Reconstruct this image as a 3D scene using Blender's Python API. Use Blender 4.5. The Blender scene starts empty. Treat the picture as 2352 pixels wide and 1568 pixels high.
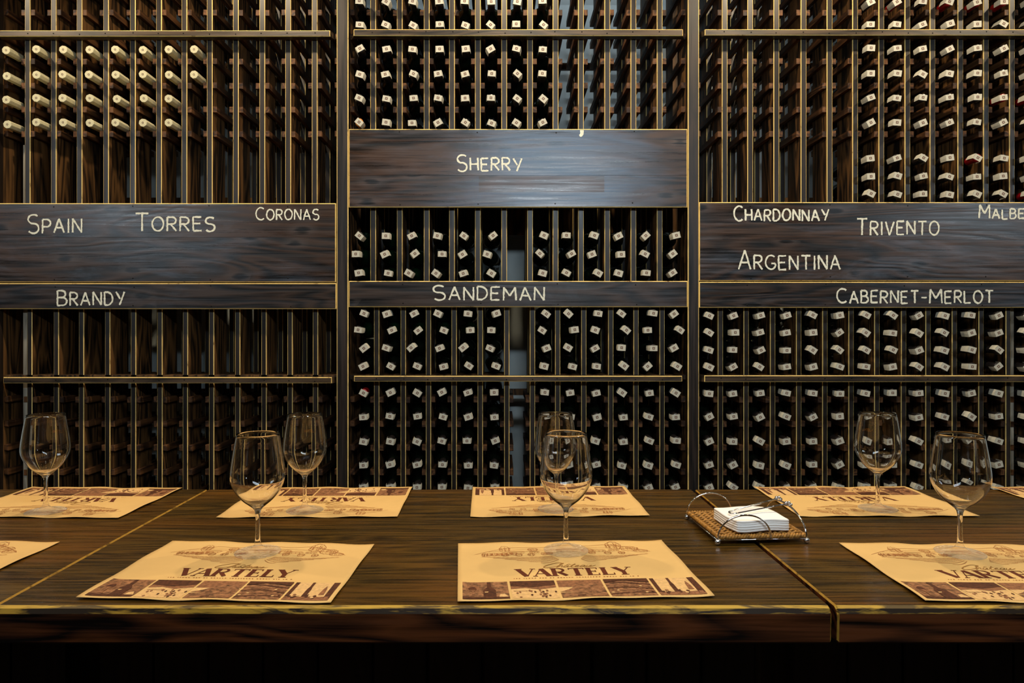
import bpy, bmesh, math, random
from mathutils import Vector, Matrix

R = random.Random(7)
PI = math.pi
SC = bpy.context.scene
COL = SC.collection

# ------------------------------------------------------------------ camera, world, light, exposure
ZC = 1.22                      # eye height
F = 1568.0                     # focal length (24 mm on a 36 mm wide frame)
VX, VY = 1150.0, 755.0         # vanishing point of the level camera
cam_d = bpy.data.cameras.new('camera')
cam = bpy.data.objects.new('camera', cam_d)
COL.objects.link(cam)
cam.location = (0, 0, ZC)
cam.rotation_euler = (PI / 2, 0, 0)
cam_d.sensor_width = 36.0
cam_d.lens = 36.0 * F / 2352.0
cam_d.shift_x = (1176 - VX) / 2352.0
cam_d.shift_y = -(784 - VY) / 2352.0
cam_d.clip_start = 0.02
SC.camera = cam

world = bpy.data.worlds.new('world')
SC.world = world
world.use_nodes = True
world.node_tree.nodes['Background'].inputs[0].default_value = (0.9, 0.85, 0.8, 1)
world.node_tree.nodes['Background'].inputs[1].default_value = 0.004

SC.view_settings.view_transform = 'Standard'
SC.view_settings.look = 'None'
SC.view_settings.exposure = 0.0
SC.view_settings.gamma = 1.0
SC.view_settings.use_curve_mapping = False
SC.cycles.max_bounces = 20
SC.cycles.transmission_bounces = 20
SC.cycles.glossy_bounces = 6
SC.cycles.diffuse_bounces = 4
SC.cycles.transparent_max_bounces = 12
SC.cycles.use_denoising = True
SC.cycles.sample_clamp_indirect = 12.0


def spot(name, loc, target, power, color, angle=110, radius=0.035, blend=0.6):
    d = bpy.data.lights.new(name, 'SPOT')
    d.energy = power
    d.color = color
    d.spot_size = math.radians(angle)
    d.spot_blend = blend
    d.shadow_soft_size = radius
    o = bpy.data.objects.new(name, d)
    COL.objects.link(o)
    o.location = loc
    o.rotation_euler = (Vector(target) - Vector(loc)).to_track_quat('-Z', 'Y').to_euler()
    return o


def tube(name, loc, target, power, color, sx, sy):
    d = bpy.data.lights.new(name, 'AREA')
    d.shape = 'RECTANGLE'
    d.size, d.size_y = sx, sy
    d.energy = power
    d.color = color
    o = bpy.data.objects.new(name, d)
    COL.objects.link(o)
    o.location = loc
    o.rotation_euler = (Vector(target) - Vector(loc)).to_track_quat('-Z', 'Y').to_euler()
    return o


WARM = (1.0, 0.72, 0.42)
WARMER = (1.0, 0.64, 0.30)
SOFT = (1.0, 0.81, 0.56)
COOL = (0.76, 0.89, 1.0)
# ceiling spots between table and rack
for x, p in ((-2.3, 58), (-1.1, 60), (0.1, 60), (1.2, 60), (2.4, 58)):
    spot('ceiling_spot', (x, 2.16, ZC + 1.80), (x * 0.95, 2.40, ZC), p, SOFT, angle=130)
# warm spots above the far edge of the table
for x, p, c in ((-1.25, 17, WARMER), (-0.3, 18, WARMER), (0.72, 12, WARM), (1.6, 12, WARM)):
    spot('table_spot', (x, 1.74, ZC + 1.75), (x, 1.40, ZC - 0.44), p, c, angle=62, radius=0.045)
# cool hanging tubes over the aisle where the visitor stands
for x, p in ((-2.9, 14), (0.42, 26), (3.8, 15)):
    tube('aisle_tube', (x, 0.0, ZC + 1.12), (x * 0.9, 2.7, ZC + 0.35), p, COOL, 1.1, 0.12)
# added cool fill behind the rack, brightens the wall
tube('wall_fill', (0.3, 3.15, ZC + 1.98), (0.3, 3.19, ZC), 8, COOL, 1.6, 0.05)
# small lights added under the ceiling for glints on the glasses
for x, y in ((-1.7, 0.7), (1.9, 0.7), (-3.0, 1.3), (3.2, 1.3), (-0.6, 0.9), (0.8, 0.9)):
    tube('glint_light', (x, y, ZC + 1.95), (x, y + 0.05, 0), 1.6, (1.0, 0.9, 0.76), 0.09, 0.09)
# pair of round lamps behind the visitor
for y in (-0.55, -1.05):
    d = bpy.data.lights.new('round_lamp', 'AREA')
    d.shape = 'DISK'
    d.size = 0.17
    d.energy = 3
    d.color = (1.0, 0.93, 0.82)
    o = bpy.data.objects.new('round_lamp', d)
    COL.objects.link(o)
    o.location = (0.05, y, ZC + 1.7)


# ------------------------------------------------------------------ helpers
def pw(px, py, Y):
    """a point on the upright plane at depth Y"""
    return ((px - VX) * Y / F, ZC + (VY - py) * Y / F)


def ob(name, data, parent=None, loc=(0, 0, 0), rot=(0, 0, 0)):
    o = bpy.data.objects.new(name, data)
    COL.objects.link(o)
    if parent is not None:
        o.parent = parent
    o.location = loc
    o.rotation_euler = rot
    return o


def tag(o, label=None, cat=None, group=None, kind=None):
    if label:
        o['label'] = label
    if cat:
        o['category'] = cat
    if group:
        o['group'] = group
    if kind:
        o['kind'] = kind
    return o


class MB:
    def __init__(self):
        self.v, self.f, self.m, self.s = [], [], [], []
        self.n_strokes = 0

    def add(self, verts, faces, mat=0, smooth=False):
        b = len(self.v)
        self.v += [tuple(p) for p in verts]
        for i, f in enumerate(faces):
            self.f.append(tuple(b + k for k in f))
            self.m.append(mat if isinstance(mat, int) else mat[i])
            self.s.append(smooth)

    def box(self, x0, x1, y0, y1, z0, z1, mat=0):
        v = [(x0, y0, z0), (x1, y0, z0), (x1, y1, z0), (x0, y1, z0), (x0, y0, z1), (x1, y0, z1), (x1, y1, z1), (x0, y1, z1)]
        self.add(v, [(0, 3, 2, 1), (4, 5, 6, 7), (0, 1, 5, 4), (1, 2, 6, 5), (2, 3, 7, 6), (3, 0, 4, 7)], mat)

    def cham(self, x0, x1, y0, y1, z0, z1, c=0.0035, l=1, r=1, t=1, b=1, mat=0, edge=1):
        """a board whose front (-Y) edges are worn down to a chamfer; edge material on the chamfers"""
        a, d, e, g = x0 + c * l, x1 - c * r, z0 + c * b, z1 - c * t
        yc = y0 + c
        v = [(a, y0, e), (d, y0, e), (d, y0, g), (a, y0, g),
             (x0, yc, z0), (x1, yc, z0), (x1, yc, z1), (x0, yc, z1),
             (x0, y1, z0), (x1, y1, z0), (x1, y1, z1), (x0, y1, z1)]
        f = [(0, 1, 2, 3), (4, 5, 1, 0), (5, 6, 2, 1), (6, 7, 3, 2), (7, 4, 0, 3),
             (4, 8, 9, 5), (5, 9, 10, 6), (6, 10, 11, 7), (7, 11, 8, 4), (8, 11, 10, 9)]
        m = [mat, edge if b else mat, edge if r else mat, edge if t else mat, edge if l else mat] + [mat] * 5
        self.add(v, f, m)

    def ribbon(self, pts, w, zf=None, plane='XZ', off=0.0, mat=0, wf=None):
        """flat stroke along 2D points; plane XZ (facing -Y) or XY (facing up, lifted by zf)"""
        n = len(pts)
        if n < 2:
            return
        # no two strokes lie in exactly the same plane
        self.n_strokes += 1
        if plane == 'XZ':
            off -= (self.n_strokes % 12) * .00008
        else:
            off += (self.n_strokes % 16) * .00002
        L, Rr = [], []
        for i in range(n):
            p0, p1 = pts[max(i - 1, 0)], pts[min(i + 1, n - 1)]
            dx, dy = p1[0] - p0[0], p1[1] - p0[1]
            h = math.hypot(dx, dy) or 1e-9
            ww = (w if wf is None else wf(i / (n - 1))) / 2
            nx, ny = -dy / h * ww, dx / h * ww
            L.append((pts[i][0] + nx, pts[i][1] + ny))
            Rr.append((pts[i][0] - nx, pts[i][1] - ny))
        vs = []
        for q in L + Rr:
            if plane == 'XZ':
                vs.append((q[0], off, q[1]))
            else:
                vs.append((q[0], q[1], (zf(q[0], q[1]) if zf else 0) + off))
        fs = [(n + i, n + i + 1, i + 1, i) for i in range(n - 1)]
        self.add(vs, fs, mat)

    def poly(self, pts, zf, off, mat=0):
        self.add([(x, y, zf(x, y) + off) for x, y in pts], [tuple(range(len(pts)))], mat)

    def tube(self, pts, r, seg=8, mat=0, caps=True, rf=None):
        pts = [Vector(p) for p in pts]
        n = len(pts)
        vs = []
        up = None
        for i in range(n):
            t = (pts[min(i + 1, n - 1)] - pts[max(i - 1, 0)]).normalized()
            if up is None:
                a = Vector((0, 0, 1)) if abs(t.z) < 0.9 else Vector((1, 0, 0))
                up = (a - t * a.dot(t)).normalized()
            else:
                up = (up - t * up.dot(t)).normalized()
            s = t.cross(up)
            rr = r if rf is None else rf(i / (n - 1))
            for k in range(seg):
                a = 2 * PI * k / seg
                vs.append(pts[i] + up * (math.cos(a) * rr) + s * (math.sin(a) * rr))
        fs = []
        for i in range(n - 1):
            for k in range(seg):
                fs.append((i * seg + k, i * seg + (k + 1) % seg, (i + 1) * seg + (k + 1) % seg, (i + 1) * seg + k))
        if caps:
            fs.append(tuple(reversed(range(seg))))
            fs.append(tuple((n - 1) * seg + k for k in range(seg)))
        self.add(vs, fs, mat, True)

    def lathe(self, prof, seg=24, axis='Z', mat=0, smooth=True, rfun=None):
        """prof: list of (r, h)"""
        vs, rings = [], []
        for r, h in prof:
            if r < 1e-6:
                rings.append([len(vs)])
                vs.append((0, 0, h) if axis == 'Z' else (0, h, 0))
                continue
            ring = []
            for k in range(seg):
                a = 2 * PI * k / seg
                rr = r * (rfun(k) if rfun else 1)
                ring.append(len(vs))
                if axis == 'Z':
                    vs.append((rr * math.cos(a), rr * math.sin(a), h))
                else:
                    vs.append((rr * math.sin(a), h, rr * math.cos(a)))
            rings.append(ring)
        fs = []
        for a, b in zip(rings, rings[1:]):
            if len(a) == 1 and len(b) == 1:
                continue
            for k in range(seg):
                j = (k + 1) % seg
                if len(a) == 1:
                    fs.append((a[0], b[j], b[k]))
                elif len(b) == 1:
                    fs.append((a[k], a[j], b[0]))
                else:
                    fs.append((a[k], a[j], b[j], b[k]))
        self.add(vs, fs, mat, smooth)

    def ball(self, c, r, mat=0, seg=12, rings=8):
        pr = [(r * math.sin(PI * i / rings), -r * math.cos(PI * i / rings)) for i in range(rings + 1)]
        pr[0], pr[-1] = (0, -r), (0, r)
        b = len(self.v)
        self.lathe(pr, seg, 'Z', mat)
        for i in range(b, len(self.v)):
            p = self.v[i]
            self.v[i] = (p[0] + c[0], p[1] + c[1], p[2] + c[2])

    def mesh(self, name, mats):
        me = bpy.data.meshes.new(name)
        me.from_pydata(self.v, [], self.f)
        for m in mats:
            me.materials.append(m)
        me.polygons.foreach_set('material_index', self.m)
        me.polygons.foreach_set('use_smooth', self.s)
        me.update()
        return me


def catmull(p, n=6):
    out = []
    for i in range(len(p) - 1):
        p0, p1, p2, p3 = p[max(i - 1, 0)], p[i], p[i + 1], p[min(i + 2, len(p) - 1)]
        for k in range(n):
            t = k / n
            out.append(tuple(0.5 * (2 * b + (c - a) * t + (2 * a - 5 * b + 4 * c - d) * t * t + (-a + 3 * b - 3 * c + d) * t ** 3)
                             for a, b, c, d in zip(p0, p1, p2, p3)))
    out.append(tuple(p[-1]))
    return out


# ------------------------------------------------------------------ materials
def lin(c):
    return tuple(((x / 255) / 12.92 if x / 255 <= 0.04045 else (((x / 255) + 0.055) / 1.055) ** 2.4) for x in c) + (1,)


def new_mat(name):
    m = bpy.data.materials.new(name)
    m.use_nodes = True
    nt = m.node_tree
    return m, nt, nt.nodes['Principled BSDF']


def N(nt, typ, **kw):
    n = nt.nodes.new(typ)
    for k, v in kw.items():
        setattr(n, k, v)
    return n


def L(nt, a, b):
    nt.links.new(a, b)


def coords(nt, scale, rnd=True):
    tc = N(nt, 'ShaderNodeTexCoord')
    mp = N(nt, 'ShaderNodeMapping')
    mp.inputs['Scale'].default_value = scale
    if rnd:
        oi = N(nt, 'ShaderNodeObjectInfo')
        mu = N(nt, 'ShaderNodeVectorMath', operation='SCALE')
        mu.inputs[0].default_value = (7.3, 11.9, 5.7)
        L(nt, oi.outputs['Random'], mu.inputs['Scale'])
        ad = N(nt, 'ShaderNodeVectorMath', operation='ADD')
        L(nt, tc.outputs['Object'], ad.inputs[0])
        L(nt, mu.outputs[0], ad.inputs[1])
        L(nt, ad.outputs[0], mp.inputs['Vector'])
    else:
        L(nt, tc.outputs['Object'], mp.inputs['Vector'])
    return mp.outputs['Vector']


def noise(nt, vec, scale=1.0, detail=6, rough=0.6, dist=0.0):
    n = N(nt, 'ShaderNodeTexNoise')
    n.inputs['Scale'].default_value = scale
    n.inputs['Detail'].default_value = detail
    n.inputs['Roughness'].default_value = rough
    n.inputs['Distortion'].default_value = dist
    L(nt, vec, n.inputs['Vector'])
    return n.outputs['Fac']


def ramp(nt, fac, stops):
    r = N(nt, 'ShaderNodeValToRGB')
    e = r.color_ramp.elements
    e[0].position, e[0].color = stops[0]
    e[1].position, e[1].color = stops[-1]
    for p, c in stops[1:-1]:
        k = e.new(p)
        k.color = c
    L(nt, fac, r.inputs['Fac'])
    return r.outputs['Color']


def mix(nt, fac, a, b, mode='MIX'):
    m = N(nt, 'ShaderNodeMix', data_type='RGBA', blend_type=mode)
    for sock, val in ((m.inputs['Factor'], fac), (m.inputs['A'], a), (m.inputs['B'], b)):
        if isinstance(val, (int, float, tuple)):
            sock.default_value = val
        else:
            L(nt, val, sock)
    return m.outputs['Result']


# Mix node has several sockets called A and B: pick the colour ones
def mixc(nt, fac, a, b, mode='MIX'):
    m = N(nt, 'ShaderNodeMix', data_type='RGBA', blend_type=mode)
    ins = [s for s in m.inputs if s.type == 'RGBA']
    for sock, val in ((m.inputs[0], fac), (ins[0], a), (ins[1], b)):
        if isinstance(val, (int, float, tuple)):
            sock.default_value = val
        else:
            L(nt, val, sock)
    return [s for s in m.outputs if s.type == 'RGBA'][0]


def bump(nt, bs, h, strength=0.2, dist=0.002):
    b = N(nt, 'ShaderNodeBump')
    b.inputs['Strength'].default_value = strength
    b.inputs['Distance'].default_value = dist
    L(nt, h, b.inputs['Height'])
    L(nt, b.outputs[0], bs.inputs['Normal'])


def wood(name, dark, light, axis='Z', rough=(0.35, 0.55), fine=70, broad=9, dust=0.0, knots=0.0, spec=0.5, coat=0.0, bumpy=0.25, stain=None, figure=0.3, rings=9.0, chalk_sheen=None):
    m, nt, bs = new_mat(name)
    al = {'X': (0.03, 1, 1), 'Y': (1, 0.03, 1), 'Z': (1, 1, 0.03)}[axis]
    ab = {'X': (0.13, 1, 1), 'Y': (1, 0.13, 1), 'Z': (1, 1, 0.13)}[axis]
    v1 = coords(nt, tuple(a * fine for a in al))
    v2 = coords(nt, tuple(a * broad for a in ab))
    n1 = noise(nt, v1, 1, 6, 0.7, 0.3)
    n2 = noise(nt, v2, 1, 2.5, 0.5, 0.5)

    def math_(op, a, b=None, c=None):
        n = N(nt, 'ShaderNodeMath', operation=op)
        for i_, val in enumerate((a, b, c)):
            if val is None:
                continue
            if isinstance(val, (int, float)):
                n.inputs[i_].default_value = val
            else:
                L(nt, val, n.inputs[i_])
        return n.outputs[0]

    # growth rings: contour lines of a long stretched noise
    ring = math_('PINGPONG', math_('MULTIPLY', n2, rings), 0.5)
    grain = math_('ADD', math_('MULTIPLY', n1, 1.0 - figure), math_('MULTIPLY', math_('MULTIPLY', ring, 2.0), figure))
    mid = tuple(a * .55 + b * .45 for a, b in zip(dark, light))
    c = ramp(nt, grain, [(0.34, dark), (0.5, mid), (0.64, light)])
    if stain:
        v4 = coords(nt, (0.9, 2.6, 2.6) if axis == 'X' else (2.6, 2.6, 0.9))
        st_ = ramp(nt, noise(nt, v4, 1, 4, 0.6, 0.8), [(0.46, (0, 0, 0, 1)), (0.7, (1, 1, 1, 1))])
        st_ = mixc(nt, 1.0, st_, ramp(nt, n1, [(0.36, (0.15, 0.15, 0.15, 1)), (0.6, (1, 1, 1, 1))]), 'MULTIPLY')
        c = mixc(nt, st_, c, stain)
    if knots:
        kv = coords(nt, (4.2, 4.2, 9.5) if axis == 'X' else (9, 9, 3))
        sp = N(nt, 'ShaderNodeSeparateXYZ')
        cm = N(nt, 'ShaderNodeCombineXYZ')
        L(nt, kv, sp.inputs[0])
        L(nt, sp.outputs[0], cm.inputs[0])
        L(nt, sp.outputs[2], cm.inputs[1])
        vo = N(nt, 'ShaderNodeTexVoronoi', voronoi_dimensions='2D')
        vo.inputs['Scale'].default_value = 1.0
        L(nt, cm.outputs[0], vo.inputs['Vector'])
        sc_ = N(nt, 'ShaderNodeSeparateColor')
        L(nt, vo.outputs['Color'], sc_.inputs[0])
        gate = math_('LESS_THAN', sc_.outputs[0], 0.66)
        dk = math_('ADD', math_('ADD', vo.outputs['Distance'], gate), math_('MULTIPLY', math_('SUBTRACT', n1, 0.5), 0.45))
        k = ramp(nt, dk, [(0.04, (1, 1, 1, 1)), (0.09, (0.75, 0.75, 0.75, 1)), (0.16, (0, 0, 0, 1))])
        c = mixc(nt, k, c, tuple(x * 0.3 for x in dark[:3]) + (1,))
        halo = ramp(nt, dk, [(0.09, (0, 0, 0, 1)), (0.15, (knots, knots, knots, 1)), (0.30, (0, 0, 0, 1))])
        c = mixc(nt, halo, c, lin((78, 70, 68)))
    if dust:
        dv = coords(nt, (1.7, 3, 6))
        d1 = ramp(nt, noise(nt, dv, 1, 8, 0.66, 1.0), [(0.5, (0, 0, 0, 1)), (0.74, (dust, dust, dust, 1))])
        d2 = mixc(nt, 1.0, d1, ramp(nt, n1, [(0.38, (0.1, 0.1, 0.1, 1)), (0.62, (1, 1, 1, 1))]), 'MULTIPLY')
        c = mixc(nt, d2, c, (0.17, 0.23, 0.33, 1))
    if chalk_sheen:
        # rubbed chalk and painted cool sheen, one oblong wiped clean again (sizes in metres)
        x0, x1, hole = chalk_sheen
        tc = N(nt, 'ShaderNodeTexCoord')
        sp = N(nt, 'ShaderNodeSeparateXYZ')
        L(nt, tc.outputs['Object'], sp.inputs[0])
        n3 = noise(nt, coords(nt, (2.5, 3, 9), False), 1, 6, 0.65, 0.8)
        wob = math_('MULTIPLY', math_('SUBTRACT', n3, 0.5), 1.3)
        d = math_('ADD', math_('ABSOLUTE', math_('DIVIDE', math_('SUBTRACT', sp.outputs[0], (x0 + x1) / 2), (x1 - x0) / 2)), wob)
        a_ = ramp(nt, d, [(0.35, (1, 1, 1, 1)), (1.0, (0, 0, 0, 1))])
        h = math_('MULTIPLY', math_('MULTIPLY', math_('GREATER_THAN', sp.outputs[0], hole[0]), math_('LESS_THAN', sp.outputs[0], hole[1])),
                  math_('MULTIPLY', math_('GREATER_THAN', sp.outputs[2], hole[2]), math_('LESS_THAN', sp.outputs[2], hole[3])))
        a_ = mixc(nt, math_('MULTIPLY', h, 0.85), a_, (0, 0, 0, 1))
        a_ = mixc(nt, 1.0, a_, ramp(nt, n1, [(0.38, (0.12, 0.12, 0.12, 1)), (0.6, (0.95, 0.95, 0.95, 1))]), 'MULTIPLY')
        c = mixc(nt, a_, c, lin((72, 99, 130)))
    L(nt, c, bs.inputs['Base Color'])
    rr = N(nt, 'ShaderNodeMapRange')
    rr.inputs['To Min'].default_value, rr.inputs['To Max'].default_value = rough
    rr.inputs['From Min'].default_value, rr.inputs['From Max'].default_value = 0.35, 0.65
    L(nt, n1, rr.inputs['Value'])
    L(nt, rr.outputs[0], bs.inputs['Roughness'])
    bs.inputs['Specular IOR Level'].default_value = spec
    bs.inputs['Coat Weight'].default_value = coat
    bs.inputs['Coat Roughness'].default_value = 0.2
    bump(nt, bs, grain, bumpy, 0.0015)
    return m


def raw_edge(name, light, dark, lo=0.35, hi=0.5, scale=30, rough=0.55):
    """stain rubbed off an edge down to bare pine, patchily"""
    m, nt, bs = new_mat(name)
    v = coords(nt, scale if isinstance(scale, tuple) else (scale, scale, scale * 0.5))
    c = ramp(nt, noise(nt, v, 1, 4, 0.65, 0.5), [(lo, dark), (hi, light), (0.8, tuple(min(1, x * 1.25) for x in light[:3]) + (1,))])
    L(nt, c, bs.inputs['Base Color'])
    bs.inputs['Roughness'].default_value = rough
    bs.inputs['Specular IOR Level'].default_value = 0.2
    return m


def plain(name, col, rough=0.5, metal=0.0, spec=0.5, var=0.12, scale=40, bmp=0.0):
    m, nt, bs = new_mat(name)
    v = coords(nt, (scale,) * 3)
    n = noise(nt, v, 1, 3, 0.6)
    d = tuple(x * (1 - var) for x in col[:3]) + (1,)
    e = tuple(min(1, x * (1 + var)) for x in col[:3]) + (1,)
    L(nt, ramp(nt, n, [(0.3, d), (0.7, e)]), bs.inputs['Base Color'])
    bs.inputs['Roughness'].default_value = rough
    bs.inputs['Metallic'].default_value = metal
    bs.inputs['Specular IOR Level'].default_value = spec
    if bmp:
        bump(nt, bs, n, bmp, 0.001)
    return m


M_FRONT = wood('stained_pine_upright', lin((10, 7, 5)), lin((42, 30, 22)), 'Z', (0.36, 0.54), spec=0.6, figure=.2)
M_SIDE = wood('stained_pine_panel', lin((22, 14, 7)), lin((108, 75, 40)), 'Z', (0.5, 0.7), spec=0.3, figure=.35)
M_CLEAT = wood('stained_pine_cleat', lin((40, 24, 13)), lin((104, 68, 38)), 'Y', (0.5, 0.7), spec=0.3)
M_RAIL = wood('stained_pine_rail', lin((24, 18, 12)), lin((78, 60, 40)), 'X', (0.32, 0.52), spec=0.7, figure=.25)
M_BOARD = wood('stained_pine_board', lin((11, 8, 6)), lin((56, 38, 25)), 'X', (0.24, 0.46), fine=80, broad=6, dust=0.42, knots=0.4, spec=0.7, stain=lin((80, 50, 22)), figure=.4, rings=14, bumpy=.35)
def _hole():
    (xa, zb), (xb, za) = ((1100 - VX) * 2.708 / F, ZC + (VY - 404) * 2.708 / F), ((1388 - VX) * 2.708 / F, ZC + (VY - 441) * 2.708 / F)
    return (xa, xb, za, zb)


M_SHERRY = wood('stained_pine_chalk_sheen_board', lin((11, 8, 6)), lin((58, 39, 26)), 'X', (0.24, 0.46), fine=80, broad=6, dust=0.2, knots=0.4, spec=0.7,
                stain=lin((76, 48, 24)), figure=.4, rings=14, bumpy=.35, chalk_sheen=((1010 - VX) * 2.708 / F, (1530 - VX) * 2.708 / F, _hole()))  # chalk smear with lamp sheen painted into the colour
M_NARROW = wood('stained_pine_narrow_board', lin((12, 9, 8)), lin((52, 38, 29)), 'X', (0.27, 0.48), fine=80, broad=6, dust=0.2, knots=0.3, spec=0.65, figure=.4, rings=14, bumpy=.35)
M_EDGE = raw_edge('rubbed_pine_edge', lin((236, 202, 124)), lin((128, 92, 46)), 0.26, 0.40)
M_BARE = wood('bare_pine_batten', lin((120, 112, 98)), lin((168, 160, 142)), 'Z', (0.6, 0.75), spec=0.3)
M_TABLE = wood('table_wood', lin((26, 18, 4)), lin((86, 61, 18)), 'X', (0.2, 0.36), fine=110, broad=5, spec=0.3, bumpy=0.12, stain=lin((104, 64, 17)), figure=.16, rings=22)
M_TFRONT = wood('table_front_wood', lin((10, 4, 2)), lin((92, 48, 20)), 'X', (0.4, 0.6), fine=90, broad=7, spec=0.3, figure=.3, rings=12)
M_TEDGE = raw_edge('rubbed_table_edge', lin((184, 146, 52)), lin((84, 66, 32)), 0.41, 0.51, (9, 60, 60), 0.5)
M_TEDGE2 = raw_edge('rubbed_table_edge_lower', lin((170, 132, 44)), lin((40, 28, 14)), 0.46, 0.57, (9, 60, 60), 0.5)
M_TSEAM = raw_edge('rubbed_table_seam', lin((156, 118, 44)), lin((70, 48, 16)), 0.3, 0.5, 40, 0.5)
M_UNDER = wood('table_base_wood', lin((14, 9, 6)), lin((40, 25, 17)), 'Z', (0.5, 0.7))
M_CHALK = plain('chalk', lin((240, 238, 216)), 0.9, spec=0.1, var=0.22, scale=260)
M_NAIL = plain('nail_iron', lin((20, 17, 15)), 0.5, 0.6)
M_WALL = plain('wall_plaster', lin((222, 232, 230)), 0.85, spec=0.2, var=0.08, scale=6)
M_ROOM = plain('room_plaster', lin((120, 104, 84)), 0.85, spec=0.2, var=0.06, scale=3)
M_CEIL = plain('ceiling_plaster', lin((70, 60, 50)), 0.9, spec=0.1, var=0.06, scale=3)
M_FLOOR = wood('floor_boards', lin((34, 24, 16)), lin((70, 50, 32)), 'X', (0.4, 0.6))
M_GLASSDARK = plain('bottle_glass', (0.006, 0.009, 0.005, 1), 0.12, spec=0.5, var=0.3)
M_GLASSGREEN = plain('bottle_glass_green', (0.005, 0.02, 0.007, 1), 0.12, spec=0.5, var=0.3)
M_FOILDARK = plain('foil_dark', (0.012, 0.010, 0.010, 1), 0.3, spec=0.5)
M_FOILRED = plain('foil_red', lin((130, 14, 20)), 0.32, spec=0.5)
M_FOILCREAM = plain('foil_cream', lin((206, 198, 160)), 0.5, spec=0.4, var=0.1, scale=120)
M_FOILORANGE = plain('cork_orange', lin((196, 122, 44)), 0.5, spec=0.4, var=0.2, scale=120)
M_SEAL = plain('seal_paper', lin((200, 196, 178)), 0.75, spec=0.2, var=0.06, scale=90)
M_PRINT = plain('seal_print', lin((120, 96, 84)), 0.8, spec=0.1, var=0.3, scale=500)
M_PAPER = plain('mat_paper', lin((214, 174, 108)), 0.75, spec=0.25, var=0.035, scale=14)
M_INK = plain('mat_ink_dark', lin((92, 40, 18)), 0.7, spec=0.2)
M_INKL = plain('mat_ink_line', lin((164, 104, 56)), 0.75, spec=0.2)
M_INKG = plain('mat_ink_gold', lin((150, 104, 48)), 0.7, spec=0.2)
M_SEP1 = plain('sepia_dark', lin((80, 44, 25)), 0.7, spec=0.2, var=0.5, scale=160)
M_SEP2 = plain('sepia_mid', lin((136, 90, 58)), 0.7, spec=0.2, var=0.42, scale=170)
M_SEP3 = plain('sepia_light', lin((212, 170, 112)), 0.7, spec=0.2, var=0.18, scale=170)
M_SEPMIX = plain('sepia_mottled', lin((132, 90, 58)), 0.7, spec=0.2, var=0.75, scale=120)
M_CHROME = plain('chrome', (0.86, 0.87, 0.9, 1), 0.07, 1.0, var=0.02)
M_NAPKIN = plain('napkin_paper', lin((244, 240, 234)), 0.9, spec=0.1, var=0.02, scale=300, bmp=0.1)
M_WICKER = plain('wicker', lin((158, 110, 44)), 0.55, spec=0.35, var=0.6, scale=110)
M_WICKERD = plain('wicker_stake', lin((70, 44, 18)), 0.6, spec=0.35, var=0.4, scale=110)
M_GOLD = plain('gold_print', lin((206, 140, 44)), 0.35, 0.7, var=0.1)


def glass_mat():
    m, nt, bs = new_mat('clear_glass')
    nt.nodes.remove(bs)
    g = N(nt, 'ShaderNodeBsdfGlass')
    g.inputs['IOR'].default_value = 1.47
    v = coords(nt, (30, 30, 30))
    r = N(nt, 'ShaderNodeMapRange')
    r.inputs['To Min'].default_value, r.inputs['To Max'].default_value = 0.0, 0.012
    L(nt, noise(nt, v), r.inputs['Value'])
    L(nt, r.outputs[0], g.inputs['Roughness'])
    L(nt, g.outputs[0], nt.nodes['Material Output'].inputs['Surface'])
    return m


def glass_foot_mat():
    """the foot is a thin plate: it bends the light hardly at all but glints, with slight waves in its surface"""
    m, nt, bs = new_mat('clear_glass_foot')
    nt.nodes.remove(bs)
    t = N(nt, 'ShaderNodeBsdfTransparent')
    t.inputs['Color'].default_value = (0.97, 0.97, 0.98, 1)
    g = N(nt, 'ShaderNodeBsdfGlossy')
    g.inputs['Roughness'].default_value = 0.3
    bp = N(nt, 'ShaderNodeBump')
    bp.inputs['Strength'].default_value = 1.0
    bp.inputs['Distance'].default_value = 0.006
    L(nt, noise(nt, coords(nt, (190, 190, 190)), 1, 2, 0.5), bp.inputs['Height'])
    L(nt, bp.outputs[0], g.inputs['Normal'])
    fr = N(nt, 'ShaderNodeFresnel')
    ge = N(nt, 'ShaderNodeNewGeometry')
    io = N(nt, 'ShaderNodeMapRange')          # same reflectance from either side of the plate
    io.inputs['To Min'].default_value, io.inputs['To Max'].default_value = 1.5, 1 / 1.5
    L(nt, ge.outputs['Backfacing'], io.inputs['Value'])
    L(nt, io.outputs[0], fr.inputs['IOR'])
    mx = N(nt, 'ShaderNodeMixShader')
    L(nt, fr.outputs[0], mx.inputs[0])
    L(nt, t.outputs[0], mx.inputs[1])
    L(nt, g.outputs[0], mx.inputs[2])
    L(nt, mx.outputs[0], nt.nodes['Material Output'].inputs['Surface'])
    return m


M_CLEAR = glass_mat()
M_GLASS = {'bowl': M_CLEAR, 'stem': M_CLEAR, 'foot': glass_foot_mat()}

# ------------------------------------------------------------------ room
WALLY, CEILZ, SIDE, REAR = 3.22, 3.25, 4.6, -3.2


def struct(name, x0, x1, y0, y1, z0, z1, m):
    b = MB()
    b.box(x0, x1, y0, y1, z0, z1)
    o = ob(name, b.mesh(name, [m]))
    o['kind'] = 'structure'
    return o


struct('floor', -SIDE, SIDE, REAR, WALLY, -0.1, 0, M_FLOOR)
struct('ceiling', -SIDE, SIDE, REAR, WALLY, CEILZ, CEILZ + 0.1, M_CEIL)
struct('wall_back', -SIDE, SIDE, WALLY, WALLY + 0.1, 0, CEILZ, M_WALL)
struct('wall_front', -SIDE, SIDE, REAR - 0.1, REAR, 0, CEILZ, M_ROOM)
struct('wall_left', -SIDE - 0.1, -SIDE, REAR, WALLY, 0, CEILZ, M_ROOM)
struct('wall_right', SIDE, SIDE + 0.1, REAR, WALLY, 0, CEILZ, M_ROOM)

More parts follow.
